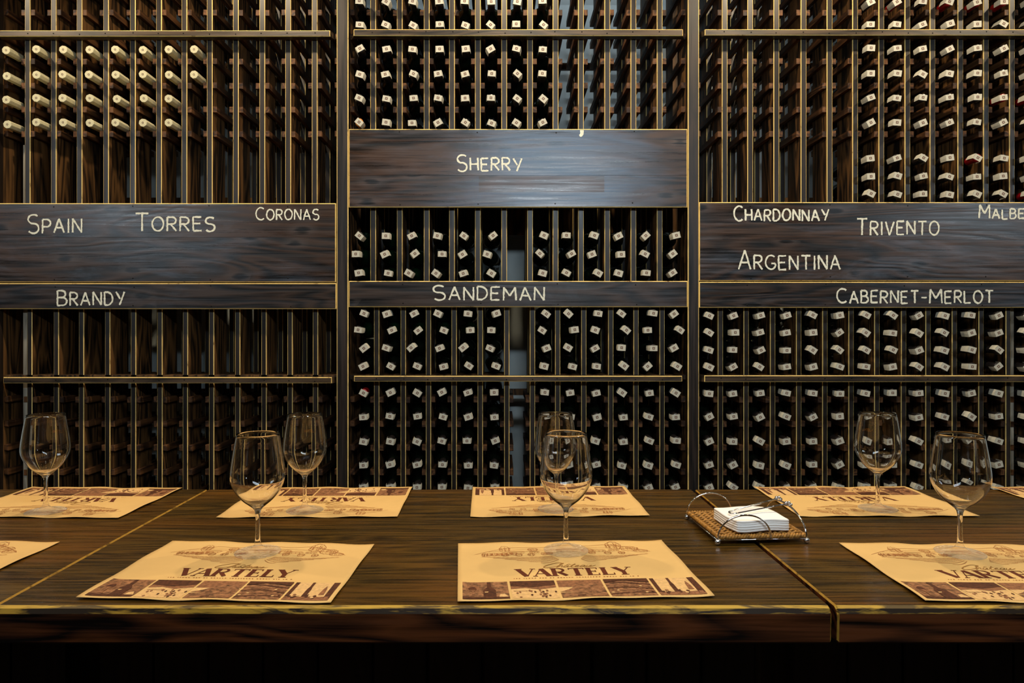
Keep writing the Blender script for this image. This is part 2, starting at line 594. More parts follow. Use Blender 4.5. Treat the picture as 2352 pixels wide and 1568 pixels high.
# ------------------------------------------------------------------ wine rack
YP = 2.708      # front of posts and sign boards
YR = 2.700      # front of rails
YD = 2.742      # front of dividers
FD = 0.125      # depth of the front uprights
YB, YB1 = 2.948, 3.070   # rear uprights
YM = 2.700      # where the bottle mouths are
TOP = ZC + 1.56
ZSH = ZC + 0.185    # floor of the upper unit
ZLO = ZC - 0.185    # floor of the lower bins


def xd(px):
    return (px - VX) * YD / F


UP = {
    'left': [63, 123, 182, 243, 304.5, 365, 423, 481.5, 541.5, 602, 661.5, 722.5],
    'centre': [857, 918, 980, 1038, 1097.5, 1158, 1217.5, 1276, 1334.5, 1395, 1455, 1515.5],
    'right': [1665, 1723.5, 1783.5, 1846, 1906, 1964.5, 2025, 2085, 2142, 2206.5, 2265.5, 2325],
}
LO = {
    'left': [68, 129, 186.5, 247, 306, 367, 425.5, 485.5, 545.5, 606, 666, 724.5],
    'centre': [865, 926, 984, 1043, 1103, 1164, 1223, 1281, 1341, 1403, 1461, 1521],
    'right': [1655, 1714, 1775, 1835, 1895, 1955, 2014.5, 2076, 2132, 2193, 2254, 2316],
}
POST = {'left': [(-34, -7), (773, 800)], 'centre': [(773, 800), (1580, 1606)], 'right': [(1580, 1606), (2387, 2414)]}
CLEAT_UP = [-29, 27, 83, 139, 195, 250, 306]
CLEAT_LO = [917, 973, 1028, 1084, 1140]
CW, CH = 0.0162, 0.0235
DW = 13 * YD / F
DWL = 12 * YD / F


def upright_mesh(name, w, z0, z1, depth, edge=True):
    b = MB()
    if edge:
        b.cham(-w / 2, w / 2, 0, depth, z0, z1, 0.0024, 1, 1, 0, 0)
        # side faces carry the panel wood
        b.m[5:10] = [2] * 5
    else:
        b.box(-w / 2, w / 2, 0, depth, z0, z1, 2)
    return b.mesh(name, [M_FRONT, M_EDGE, M_SIDE])


ME_UP = upright_mesh('divider', DW, ZSH, TOP, FD)
ME_LOW = upright_mesh('divider', DWL, ZLO, ZSH - 0.02, FD)
ME_FOOT = upright_mesh('divider', DWL, 0.0, ZLO - 0.02, FD)
ME_RUP = upright_mesh('rear_divider', DW, ZSH, TOP, YB1 - YB)
ME_RLOW = upright_mesh('rear_divider', DWL, 0.0, ZSH - 0.02, YB1 - YB)
cb = MB()
cb.cham(0, CW, 0, YB1 - YD - 0.002, -CH / 2, CH / 2, 0.001, 0, 1, 1, 1, edge=0)
ME_CLEAT_R = cb.mesh('cleat', [M_CLEAT, M_EDGE])
cb = MB()
cb.cham(-CW, 0, 0, YB1 - YD - 0.002, -CH / 2, CH / 2, 0.001, 1, 0, 1, 1, edge=0)
ME_CLEAT_L = cb.mesh('cleat', [M_CLEAT, M_EDGE])


def cleats(parent, px, w, side, rows):
    """supports nailed to one side of an upright (side +1: its right face)"""
    for y in rows:
        z = ZC + (VY - y) * YD / F - .0015
        if z > TOP - 0.02:
            continue
        ob('cleat', ME_CLEAT_R if side > 0 else ME_CLEAT_L, parent, (side * w / 2, 0.004, z + R.uniform(-.0012, .0012)))


# chalk lettering -------------------------------------------------------------
def arc(cx, cy, rx, ry, a0, a1, n=12):
    return [(cx + rx * math.cos(math.radians(a0 + (a1 - a0) * i / n)), cy + ry * math.sin(math.radians(a0 + (a1 - a0) * i / n))) for i in range(n + 1)]


GLYPH = {
    'A': (0.95, [[(0, 0), (.48, 1), (1, 0)], [(.2, .36), (.8, .36)]]),
    'B': (0.8, [[(0.02, 0), (0, 1)], [(0, 1)] + arc(.45, .77, .4, .23, 80, -80) + [(0.0, .53)], [(0, .53)] + arc(.5, .27, .5, .27, 80, -80) + [(0.0, 0)]]),
    'C': (0.9, [arc(.58, .5, .58, .5, 50, 310, 16)]),
    'D': (0.85, [[(0, 0), (0, 1)], [(0, 1)] + arc(.3, .5, .7, .5, 80, -80) + [(0, 0)]]),
    'E': (0.75, [[(1, 1), (0, .98), (.02, 0), (1, .02)], [(0, .52), (.85, .52)]]),
    'G': (0.95, [arc(.56, .5, .56, .5, 50, 330, 16) + [(1, .42), (.6, .42)]]),
    'H': (0.8, [[(0, 0), (0, 1)], [(1, 0), (1, 1)], [(0, .5), (1, .5)]]),
    'I': (0.12, [[(.5, 0), (.5, 1)]]),
    'L': (0.7, [[(0, 1), (0, 0), (1, 0.02)]]),
    'M': (1.1, [[(0, 0), (.05, 1), (.5, .35), (.95, 1), (1, 0)]]),
    'N': (0.85, [[(0, 0), (.02, 1), (.98, 0), (1, 1)]]),
    'O': (1.0, [arc(.5, .5, .5, .5, 90, 450, 20)]),
    'P': (0.75, [[(0, 0), (0, 1)], [(0, 1)] + arc(.5, .74, .5, .26, 80, -80) + [(0, .48)]]),
    'R': (0.8, [[(0, 0), (0, 1)], [(0, 1)] + arc(.5, .75, .45, .25, 80, -80) + [(0, .5)], [(.35, .5), (1, 0)]]),
    'S': (0.85, [arc(.5, .75, .48, .25, 40, 250, 10) + arc(.5, .25, .48, .27, 80, -145, 10)]),
    'T': (0.9, [[(0, 1), (1, 1)], [(.5, 1), (.5, 0)]]),
    'V': (0.9, [[(0, 1), (.5, 0), (1, 1)]]),
    'Y': (0.9, [[(0, 1), (.5, .48)], [(1, 1), (.45, 0)]]),
    '-': (0.6, [[(0, .5), (1, .5)]]),
}


def chalk(board, word, x0, x1, ytop, ytop2, ybase, wide=4.2, big=(0,), gap=0.34):
    """hand lettered word between pixel columns measured on the board's own front plane; big letters rise to ytop, the rest to ytop2"""
    ws = []
    for i, ch in enumerate(word):
        ws.append(GLYPH[ch][0] * (1.25 if i in big and ch != 'I' else 1.0))
    tot = sum(ws) + gap * (len(ws) - 1)
    k = (x1 - x0) / tot
    b = MB()
    x = x0
    for i, ch in enumerate(word):
        top = ytop if i in big else ytop2
        w = ws[i] * k
        sl = R.uniform(-.05, .05)
        dy = R.uniform(-1.2, 1.2)
        for st in GLYPH[ch][1]:
            dense = []
            for a, c in zip(st, st[1:]):
                n = max(1, int(math.hypot((c[0] - a[0]) * w, (c[1] - a[1]) * (ybase - top)) / 3.5))
                for t in range(n):
                    dense.append((a[0] + (c[0] - a[0]) * t / n, a[1] + (c[1] - a[1]) * t / n))
            dense.append(st[-1])
            # break at sharp corners so that the ribbon keeps its width
            runs, cur = [], [dense[0]]
            for j in range(1, len(dense)):
                cur.append(dense[j])
                if j < len(dense) - 1:
                    v1 = Vector(((dense[j][0] - dense[j - 1][0]) * w, (dense[j][1] - dense[j - 1][1]) * (ybase - top)))
                    v2 = Vector(((dense[j + 1][0] - dense[j][0]) * w, (dense[j + 1][1] - dense[j][1]) * (ybase - top)))
                    if v1.length and v2.length and v1.angle(v2) > 0.7:
                        runs.append(cur)
                        cur = [dense[j]]
            runs.append(cur)
            for run in runs:
                pts = []
                for gx, gy in run:
                    px = x + (gx + sl * (gy - .5)) * w + R.uniform(-.35, .35)
                    py = ybase + dy - gy * (ybase - top) + R.uniform(-.35, .35)
                    X, Z = pw(px, py, YP)
                    pts.append((X, Z))
                wm = wide * YP / F
                b.ribbon(pts, wm, plane='XZ', off=YP - 0.0006, wf=lambda t, wm=wm: wm * R.uniform(.72, 1.15))
        x += w + gap * k
    o = ob('chalk_lettering', b.mesh('chalk_lettering', [M_CHALK]), board)
    return o


def nails(parent, xs, z, y, dz=0.0):
    b = MB()
    for x in xs:
        n0 = len(b.v)
        b.lathe([(0, 0), (0.0028, 0.0002), (0.0030, 0.0014)], 6, 'Y')
        zz = z + R.uniform(-.004, .004)
        xx = x + R.uniform(-.004, .004)
        for i in range(n0, len(b.v)):
            p = b.v[i]
            b.v[i] = (p[0] + xx, p[1] + y - 0.0006, p[2] + zz)
    o = ob('nail_heads', b.mesh('nail_heads', [M_NAIL]), parent)
    o['kind'] = 'stuff'


def sign_board(rack, name, px0, px1, y0, y1, mat, upx, seam=None):
    x0, z1 = pw(px0, y0, YP)
    x1, z0 = pw(px1, y1, YP)
    o = ob(name, None, rack)
    parts = [(y0, y1)] if seam is None else [(y0, seam), (seam, y1)]
    for k, (a, c) in enumerate(parts):
        za, zb = ZC + (VY - c) * YP / F, ZC + (VY - a) * YP / F
        b = MB()
        # the joint between the planks is tight and not rubbed bare
        b.cham(x0, x1, YP, YP + 0.027, za + (.0003 if k == 0 and seam else 0), zb, 0.0032, b=.08 if seam and k == 0 else 1, t=.08 if seam and k == 1 else 1)
        if seam:
            b.m[1 if k == 0 else 3] = 0
        ob('plank', b.mesh('plank', [mat, M_EDGE]), o)
    xs = [(p - VX) * YP / F for p in upx[1::3] if px0 < p < px1]
    nails(o, xs, z1 - 0.012, YP)
    nails(o, xs, z0 + 0.014, YP)
    return o


def rail(rack, px0, px1, y0, y1, upx):
    """front batten with mitred ends"""
    x0, z1 = pw(px0, y0, YR)
    x1, z0 = pw(px1, y1, YR)
    e, c, D = 0.013, 0.0026, 0.034
    b = MB()
    v = [(x0 + c, YR, z0 + c), (x1 - c, YR, z0 + c), (x1 - c, YR, z1 - c), (x0 + c, YR, z1 - c),
         (x0, YR + c, z0), (x1, YR + c, z0), (x1, YR + c, z1), (x0, YR + c, z1),
         (x0 - e, YR + D, z0), (x1 + e, YR + D, z0), (x1 + e, YR + D, z1), (x0 - e, YR + D, z1)]
    f = [(0, 1, 2, 3), (4, 5, 1, 0), (5, 6, 2, 1), (6, 7, 3, 2), (7, 4, 0, 3), (4, 8, 9, 5), (5, 9, 10, 6), (6, 10, 11, 7), (7, 11, 8, 4), (8, 11, 10, 9)]
    b.add(v, f, [0, 1, 1, 1, 1, 0, 0, 0, 0, 0])
    o = ob('rail', b.mesh('rail', [M_RAIL, M_EDGE]), rack)
    nails(o, [(p - VX) * YR / F for p in upx if px0 < p < px1], (z0 + z1) / 2, YR)
    return o


def post(rack, px0, px1, inner_sides):
    x0, x1 = (px0 - VX) * YP / F, (px1 - VX) * YP / F
    w, cx = x1 - x0, (x0 + x1) / 2
    b = MB()
    b.cham(-w / 2, w / 2, 0, YD - YP, 0, TOP, 0.0034, 1, 1, 0, 0)
    o = ob('post', b.mesh('post', [M_FRONT, M_EDGE]), rack, (cx, YP, 0))
    for y0, y1 in ((YD, YD + FD), (YB, YB1)):
        b = MB()
        b.box(-w / 2, w / 2, y0 - YP, y1 - YP, 0, TOP)
        ob('side_panel', b.mesh('side_panel', [M_SIDE]), o)
    for s in inner_sides:
        for y in CLEAT_UP + CLEAT_LO:
            z = ZC + (VY - y) * YD / F
            if z < TOP - .02:
                ob('cleat', ME_CLEAT_R if s > 0 else ME_CLEAT_L, o, (s * w / 2, YD - YP + 0.004, z))
    return o


def build_rack(bay, label):
    rack = ob('wine_rack', None, None, (0, 0, 0))
    p0, p1 = POST[bay]
    rack.location = ((sum(p0) + sum(p1)) / 4 * 0 + 0, 0, 0)
    tag(rack, label, 'wine rack', 'bays of the wine rack')
    if bay == 'centre':
        post(rack, *p0, (1, -1))
        post(rack, *p1, (1, -1))
    elif bay == 'left':
        post(rack, *p0, (1,))
    else:
        post(rack, *p1, (-1,))
    for px in UP[bay]:
        d = ob('divider', ME_UP, rack, (xd(px), YD + R.uniform(-.001, .001), 0))
        cleats(d, px, DW, 1, CLEAT_UP)
        cleats(d, px, DW, -1, CLEAT_UP)
        ob('rear_divider', ME_RUP, rack, (xd(px), YB, 0))
    for px in LO[bay]:
        ob('divider', ME_LOW, rack, (xd(px), YD + R.uniform(-.001, .001), 0))
        d = ob('divider', ME_FOOT, rack, (xd(px), YD + R.uniform(-.001, .001), 0))
        cleats(d, px, DWL, 1, CLEAT_LO)
        cleats(d, px, DWL, -1, CLEAT_LO)
        ob('rear_divider', ME_RLOW, rack, (xd(px), YB, 0))
    xa, xb = (p0[1] - VX) * YD / F, (p1[0] - VX) * YD / F
    # shelf between upper and lower unit
    b = MB()
    b.box(xa, xb, YD + 0.002, YB1, ZSH - 0.02, ZSH)
    ob('shelf', b.mesh('shelf', [M_SIDE]), rack)
    # bin floors between the lower dividers
    ed = [xa] + [xd(p) for p in LO[bay]] + [xb]
    for i in range(13):
        if bay == 'centre' and i == 6:
            continue
        l = ed[i] + (DWL / 2 if i else 0)
        r = ed[i + 1] - (DWL / 2 if i < 12 else 0)
        b = MB()
        b.box(l + .0005, r - .0005, YD + 0.002, YB - 0.002, ZLO - 0.018, ZLO)
        ob('bin_floor', b.mesh('bin_floor', [M_SIDE]), rack)
    if bay != 'centre':
        ed = [xa] + [xd(p) for p in UP[bay]] + [xb]
        z1 = ZC + 0.4935
        for i in range(13):
            l = ed[i] + (DW / 2 if i else 0)
            r = ed[i + 1] - (DW / 2 if i < 12 else 0)
            b = MB()
            b.box(l + .0005, r - .0005, YD + 0.002, YB - 0.002, z1 - 0.018, z1)
            ob('bin_floor', b.mesh('bin_floor', [M_SIDE]), rack)
    # rails on the back of the rear uprights
    for y in (152, 900):
        z = ZC + (VY - y) * (YB1 + .002) / F
        b = MB()
        b.box(xa, xb, YB1, YB1 + 0.02, z - 0.014, z + 0.014)
        ob('rear_rail', b.mesh('rear_rail', [M_SIDE]), rack)
    # light stop added behind the rear uprights, keeps wall light off the bins
    z = ZC + 0.42
    b = MB()
    b.box(xa, xb, YB1, YB1 + .02, z, z + 0.17)
    b.box(xa, xb, YB1 + .02, WALLY - .002, z + .15, z + 0.17)
    ob('rear_light_stop', b.mesh('rear_light_stop', [M_SIDE]), rack)
    z = TOP - 0.03
    b = MB()
    b.box(xa, xb, YB1, YB1 + 0.02, z - 0.02, z + 0.02)
    ob('rear_rail', b.mesh('rear_rail', [M_SIDE]), rack)
    b = MB()
    b.box((p0[0] - VX) * YD / F if bay != 'right' else xa, (p1[1] - VX) * YD / F if bay != 'left' else xb, YP, YB1, TOP, TOP + 0.03)
    ob('top_board', b.mesh('top_board', [M_RAIL]), rack)
    return rack


rack_l = build_rack('left', 'dark wooden wine rack bay whose lower half is empty, cream-capped bottles up high')
rack_c = build_rack('centre', 'dark wooden wine rack bay with the SHERRY board between two posts')
rack_r = build_rack('right', 'dark wooden wine rack bay with the CHARDONNAY and ARGENTINA chalk board')

rail(rack_l, -3, 758, 69.5, 83.5, UP['left'])
rail(rack_c, 812, 1569, 67, 82, UP['centre'])
rail(rack_r, 1619, 2378, 67, 81, UP['right'])
rail(rack_l, 7, 762, 866, 880, LO['left'])
rail(rack_c, 813, 1567, 863, 876, LO['centre'])
rail(rack_r, 1618, 2378, 862, 877, LO['right'])

s = sign_board(rack_l, 'sign_board', -7, 771.5, 466.5, 648, M_BOARD, UP['left'], 545)
chalk(s, 'SPAIN', 64, 188, 493, 503, 535)
chalk(s, 'TORRES', 312, 494, 489, 498, 530)
chalk(s, 'CORONAS', 588, 733, 477, 481, 505, 3.4)
s = sign_board(rack_l, 'sign_board', -7, 772.5, 650, 709.5, M_NARROW, LO['left'])
chalk(s, 'BRANDY', 132, 286, 667, 671, 701)
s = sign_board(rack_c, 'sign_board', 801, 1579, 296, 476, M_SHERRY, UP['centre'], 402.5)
chalk(s, 'SHERRY', 1050, 1198, 355, 363, 392)
b = MB()
b.add([(*pw(px, py, YP)[:1], YP - .0006, pw(px, py, YP)[1]) for px, py in ((1332, 314), (1330, 310), (1333, 306), (1332, 299), (1341, 299), (1340, 309), (1336, 314))], [tuple(range(7))])
ob('chalk_mark', b.mesh('chalk_mark', [M_CHALK]), s)
s = sign_board(rack_c, 'sign_board', 801, 1579.5, 645, 705, M_NARROW, LO['centre'])
chalk(s, 'SANDEMAN', 995, 1250, 656, 659, 689)
s = sign_board(rack_r, 'sign_board', 1606, 2386, 464, 645, M_BOARD, UP['right'], 551)
chalk(s, 'CHARDONNAY', 1686, 1903, 473, 481, 507)
chalk(s, 'TRIVENTO', 1968, 2156, 502, 508, 539)
chalk(s, 'ARGENTINA', 1697, 1929, 575, 587, 619)
chalk(s, 'MALBEC', 2249, 2374, 471, 480, 502)
s = sign_board(rack_r, 'sign_board', 1606, 2386, 647, 706.5, M_NARROW, LO['right'])
chalk(s, 'CABERNET-MERLOT', 1922, 2281, 664, 668, 696, big=(0, 9))

# bare pine battens left unstained beside two uprights
for rk, px0, px1, y0 in ((rack_l, 51, 60.5, 332), (rack_r, 2322, 2331, 706)):
    x0, x1 = xd(px0), xd(px1)
    z1 = ZC + (VY - y0) * YD / F
    b = MB()
    b.box(x0, x1, YD + 0.006, YD + 0.026, 0, z1)
    ob('batten', b.mesh('batten', [M_BARE]), rk)

# ------------------------------------------------------------------ bottles
prof = [(0, .002), (.0125, .0005), (.0145, .002), (.0150, .012), (.0140, .018), (.0136, .03), (.0140, .075), (.0175, .095),
        (.027, .115), (.0335, .132), (.0350, .15), (.0350, .285), (.0325, .296), (.02, .299), (0, .295)]
b = MB()
b.lathe(prof, 16, 'Y')
ME_BOT = b.mesh('wine_bottle', [M_GLASSDARK])
ME_BOTG = b.mesh('wine_bottle', [M_GLASSGREEN])


def capsule_mesh(m, ln):
    b = MB()
    b.lathe([(0, -.0006), (.0138, -.0006), (.0157, .0012), (.0158, .014), (.0149, .022), (.0147, ln - .004), (.0153, ln)], 14, 'Y')
    return b.mesh('capsule', [m])


CAPS = {'dark': capsule_mesh(M_FOILDARK, .058), 'red': capsule_mesh(M_FOILRED, .062), 'orange': capsule_mesh(M_FOILORANGE, .05)}


def seal_mesh(k):
    """revenue strip folded over the mouth: a square on top, two flaps down the neck"""
    rr = random.Random(k)
    hw, hl = .0116 + rr.uniform(-.0008, .0008), .0152
    y0 = -.0016
    q = .0052
    b = MB()
    v = [(-hl, y0, -hw), (hl, y0, -hw), (hl, y0, hw), (-hl, y0, hw), (-q, y0, -q), (q, y0, -q), (q, y0, q), (-q, y0, q)]
    b.add(v, [(0, 1, 5, 4), (1, 2, 6, 5), (2, 3, 7, 6), (3, 0, 4, 7), (4, 5, 6, 7)], [0, 0, 0, 0, 1])
    # small light core inside the stamp
    c = .0018
    b.add([(-c, y0 - .0002, -c), (c, y0 - .0002, -c), (c, y0 - .0002, c), (-c, y0 - .0002, c)], [(0, 1, 2, 3)], 0)
    for s in (-1, 1):
        ln = rr.uniform(.03, .046)
        fl = rr.uniform(0, .0025)
        row = []
        for (yy, rx, ww) in ((y0, hl, hw), (.004, hl + .0006 + fl * .3, hw), (.02, .0160 + fl, hw * .92), (ln, .0154 + fl * 1.5, hw * .86)):
            row.append([(s * rx, yy, -ww), (s * (rx + .0008), yy, 0), (s * rx, yy, ww)])
        vs = [p for r_ in row for p in r_]
        fs = []
        for i in range(3):
            for j in range(2):
                a = i * 3 + j
                fs.append((a, a + 1, a + 4, a + 3))
        b.add(vs, fs, 0)
    return b.mesh('paper_seal', [M_SEAL, M_PRINT])


SEALS = [seal_mesh(k) for k in range(5)]
# long cream sleeve of the left bay, pleated, with a faceted top and a small round stamp
b = MB()
b.lathe([(0, -.0022), (.0152, -.0022), (.0163, .001), (.0161, .02), (.0157, .05), (.0160, .081), (.0150, .0835)], 16, 'Y', rfun=lambda k: 1.03 if k % 2 else 0.965, smooth=False)
b.lathe([(.0022, -.0026), (.0042, -.0026)], 10, 'Y', mat=1)
ME_SLEEVE = b.mesh('cream_sleeve', [M_FOILCREAM, M_PRINT])

ORD = ['first', 'second', 'third', 'fourth', 'fifth', 'sixth', 'seventh', 'eighth', 'ninth', 'tenth', 'eleventh', 'twelfth', 'thirteenth']


def col_centre(px, lst, bay):
    e = [POST[bay][0][1]] + lst + [POST[bay][1][0]]
    for a, c in zip(e, e[1:]):
        if a <= px <= c:
            return (a + c) / 2
    return px


def pose(px, py, bay, lst):
    X, Z = pw(px, py, YM)
    cx = xd(col_centre(1150 + (px - 1150) * YM / YD * 1.0, lst, bay))
    off = max(-.0145, min(.0145, X - cx))
    X = cx + off
    xb = cx - off * .35
    return X, Z, -math.atan2(xb - X, .3)


def bottle(px, py, bay, lst, label, group, kind='dark', sleeve=False, green=False, roll=None, tilt=.008):
    X, Z, yaw = pose(px, py, bay, lst)
    o = ob('wine_bottle', ME_BOTG if green else ME_BOT, None, (X, YM + R.uniform(-.004, .003), Z), (tilt / .3 + R.uniform(-.004, .004), 0, yaw))
    tag(o, label, 'bottle', group)
    ang = (R.choice((0, PI)) + R.uniform(-.75, .75)) if roll is None else roll
    if sleeve:
        ob('cream_sleeve', ME_SLEEVE, o, (0, 0, 0), (0, ang, 0))
    else:
        ob('capsule', CAPS[kind], o)
        ob('paper_seal', R.choice(SEALS), o, (0, 0, 0), (0, ang, 0))
    return o


def roll_top():
    return R.choice((0, PI)) + R.choice((0, 0, 0, .15, -.2, .3, -.5, .6)) + R.uniform(-.12, .12)


# left bay, cream sleeves
XL = [17, 85, 145, 207, 267, 329, 388, 446]
for r, (y, n) in enumerate(((114, 8), (172, 8), (226, 7), (282, 7))):
    for c in range(n):
        bottle(XL[c] + R.uniform(-1.5, 1.5), y + (3 if c == 0 else 0) + R.uniform(-1, 1), 'left', UP['left'],
               f'cream-sleeved wine bottle, left bay below the top rail, {ORD[r]} row down, {ORD[c]} from left',
               'cream-sleeved bottles in the left bay', sleeve=True)
# centre bay above the SHERRY board
XC = [825, 886.5, 948, 1008, 1068, 1128, 1187.5, 1247]
for r, y in enumerate((3, 57, 113, 170, 226, 282)):
    for c in range(8):
        cork = r == 5 and c == 0
        where = f'above the top rail, {ORD[r]} visible row' if r < 2 else f'between top rail and SHERRY board, {ORD[r - 2]} row'
        bottle(XC[c] + R.uniform(-2, 2), y + R.uniform(-1.2, 1.2), 'centre', UP['centre'],
               f'{"orange-topped" if cork else "white-sealed"} wine bottle, centre bay {where}, {ORD[c]} from left',
               'bottles above the SHERRY board', 'orange' if cork else 'dark', roll=roll_top())
# centre bin under the SHERRY board
def cx_(v, k, o):
    return [a / k + o for a in v]


MID = [(541, cx_([128, 298, 463, 628, 800, 987, 1315, 1460, 1640, 1790, 1968, 2165], 2.8, 780)),
       (583, cx_([103, 290, 485, 662, 790, 947, 1288, 1492, 1610, 1812, 1957, 2110], 2.8, 780)),
       (627, cx_([122, 312, 445, 620, 795, 977, 1307, 1460, 1665, 1790, 1975, 2120], 2.8, 780))]
for r, (y, xs) in enumerate(MID):
    for c, x in enumerate(xs):
        bottle(x, y + R.uniform(-1, 1), 'centre', UP['centre'],
               f'white-sealed wine bottle in the bin under the SHERRY board, {ORD[r]} row, {ORD[c]} from left',
               'bottles in the bin under the SHERRY board', green=(c < 3), tilt=0)
LOWC = [(720, cx_([170, 302, 478, 632, 826, 1010, 1330, 1472, 1665, 1788, 2018, 2117], 2.8, 780)),
        (758, cx_([120, 352, 524, 672, 855, 975, 1280, 1512, 1645, 1845, 1957, 2190], 2.8, 780)),
        (799, cx_([195, 300, 460, 642, 785, 968, 1332, 1455, 1620, 1790, 2018, 2120], 2.8, 780)),
        (841, cx_([150, 330, 500, 668, 832, 1008, 1318, 1500, 1655, 1832, 1980, 2172], 2.8, 780))]
for r, (y, xs) in enumerate(LOWC):
    for c, x in enumerate(xs):
        bottle(x, y + R.uniform(-1, 1), 'centre', LO['centre'],
               f'white-sealed wine bottle in centre bay bin above the lower rail, {ORD[r]} row, {ORD[c]} from left',
               'bottles in the lower centre bin', green=(c < 5 and r == 1), tilt=0)
XCF = cx_([150, 328, 497, 660, 823, 995, 1320, 1487, 1652, 1822, 1992, 2165], 2.8, 780)
for c, x in enumerate(XCF):
    bottle(x + R.uniform(-1.5, 1.5), 902 + R.uniform(-1.5, 1.5), 'centre', LO['centre'],
           f'white-sealed wine bottle, centre bay just under the lower rail, {ORD[c]} from left',
           'bottles under the lower centre rail', 'red' if c == 0 else 'dark', roll=PI + R.uniform(-.6, .6))
# right bay
XR = cx_([1255, 1440, 1620, 1810, 2000, 2178], 3.046, 1580) + [2352]
RED = {(0, 1), (0, 3), (0, 4), (0, 5), (4, 5), (4, 6), (6, 4), (8, 6)}
for r, y in enumerate((4, 55, 112, 169, 224, 281, 363, 405, 446)):
    for c in range(7):
        red = (r, c) in RED
        if r < 2:
            where = f'above the top rail, {ORD[r]} visible row'
        elif r < 6:
            where = f'below the top rail, {ORD[r - 2]} row'
        else:
            where = f'resting above the CHARDONNAY board, {ORD[r - 6]} row'
        bottle(XR[c] + R.uniform(-1.5, 1.5) + (0 if r < 6 else (-8 if c == 0 else 4)), y + R.uniform(-1.2, 1.2), 'right', UP['right'],
               f'{"red-capped" if red else "white-sealed"} wine bottle, right bay {where}, {ORD[c]} from left',
               'bottles in the upper right bay', 'red' if red else 'dark', roll=R.choice((0, PI)) + R.uniform(-.55, .55), tilt=.008 if r < 6 else 0)
LOWR = [(724, cx_([140, 303, 510, 668, 848, 1040, 1218, 1425, 1580, 1768, 1978, 2128, 2345], 3.046, 1580)),
        (764, cx_([148, 330, 487, 690, 870, 1060, 1248, 1390, 1570, 1783, 1950, 2165, 2335], 3.046, 1580)),
        (804, cx_([115, 300, 512, 662, 850, 1030, 1220, 1428, 1600, 1755, 1965, 2130, 2330], 3.046, 1580)),
        (842, cx_([138, 318, 497, 682, 875, 1060, 1240, 1400, 1605, 1780, 1955, 2160, 2330], 3.046, 1580))]
for r, (y, xs) in enumerate(LOWR):
    for c, x in enumerate(xs):
        bottle(x, y + R.uniform(-1, 1), 'right', LO['right'],
               f'white-sealed wine bottle in right bay bin above the lower rail, {ORD[r]} row, {ORD[c]} from left',
               'bottles in the lower right bin', roll=R.choice((0, PI)) + R.uniform(-.7, .7), tilt=0)
XRF = cx_([185, 370, 555, 725, 903, 1080, 1255, 1430, 1610, 1790, 1975, 2150, 2330], 2.97, 1560)
for c, x in enumerate(XRF):
    bottle(x + R.uniform(-1.5, 1.5), 903 + R.uniform(-1.5, 1.5), 'right', LO['right'],
           f'white-sealed wine bottle, right bay just under the lower rail, {ORD[c]} from left',
           'bottles under the lower right rail', roll=R.choice((0, PI)) + R.uniform(-.4, .4))
# the hundred bottles lowest down, beyond the three hundred singled out above: one joined mesh
big = MB()
src = [(ME_BOT, 0), (CAPS['dark'], 1)]


def append(mesh, mw, mats):
    base = len(big.v)
    for v in mesh.vertices:
        big.v.append(tuple(mw @ v.co))
    for p in mesh.polygons:
        big.f.append(tuple(base + i for i in p.vertices))
        big.m.append(mats[p.material_index])
        big.s.append(p.use_smooth)


for bay, lst, xs in (('centre', LO['centre'], XCF), ('right', LO['right'], XRF)):
    for y in (957, 1013, 1068, 1119):
        for x in xs:
            X, Z, yaw = pose(x + R.uniform(-2, 2), y + R.uniform(-1.5, 1.5), bay, lst)
            mw = Matrix.Translation((X, YM, Z)) @ Matrix.Rotation(yaw, 4, 'Z') @ Matrix.Rotation(.027, 4, 'X')
            append(ME_BOT, mw, [0])
            append(CAPS['dark'], mw, [1])
            ang = (PI + R.uniform(-.6, .6)) if bay == 'right' else R.choice((PI, 0)) + R.uniform(-.4, .4)
            append(R.choice(SEALS), mw @ Matrix.Rotation(ang, 4, 'Y'), [2, 3])
o = ob('wine_bottles', big.mesh('wine_bottles', [M_GLASSDARK, M_FOILDARK, M_SEAL, M_PRINT]))
tag(o, 'white-sealed wine bottles in the lowest rows of rack, behind the table and its glasses', 'bottles', None, 'stuff')

# ------------------------------------------------------------------ tables
ZT = ZC - 0.44
TF, TB, TH = 1.078, 1.876, 0.058


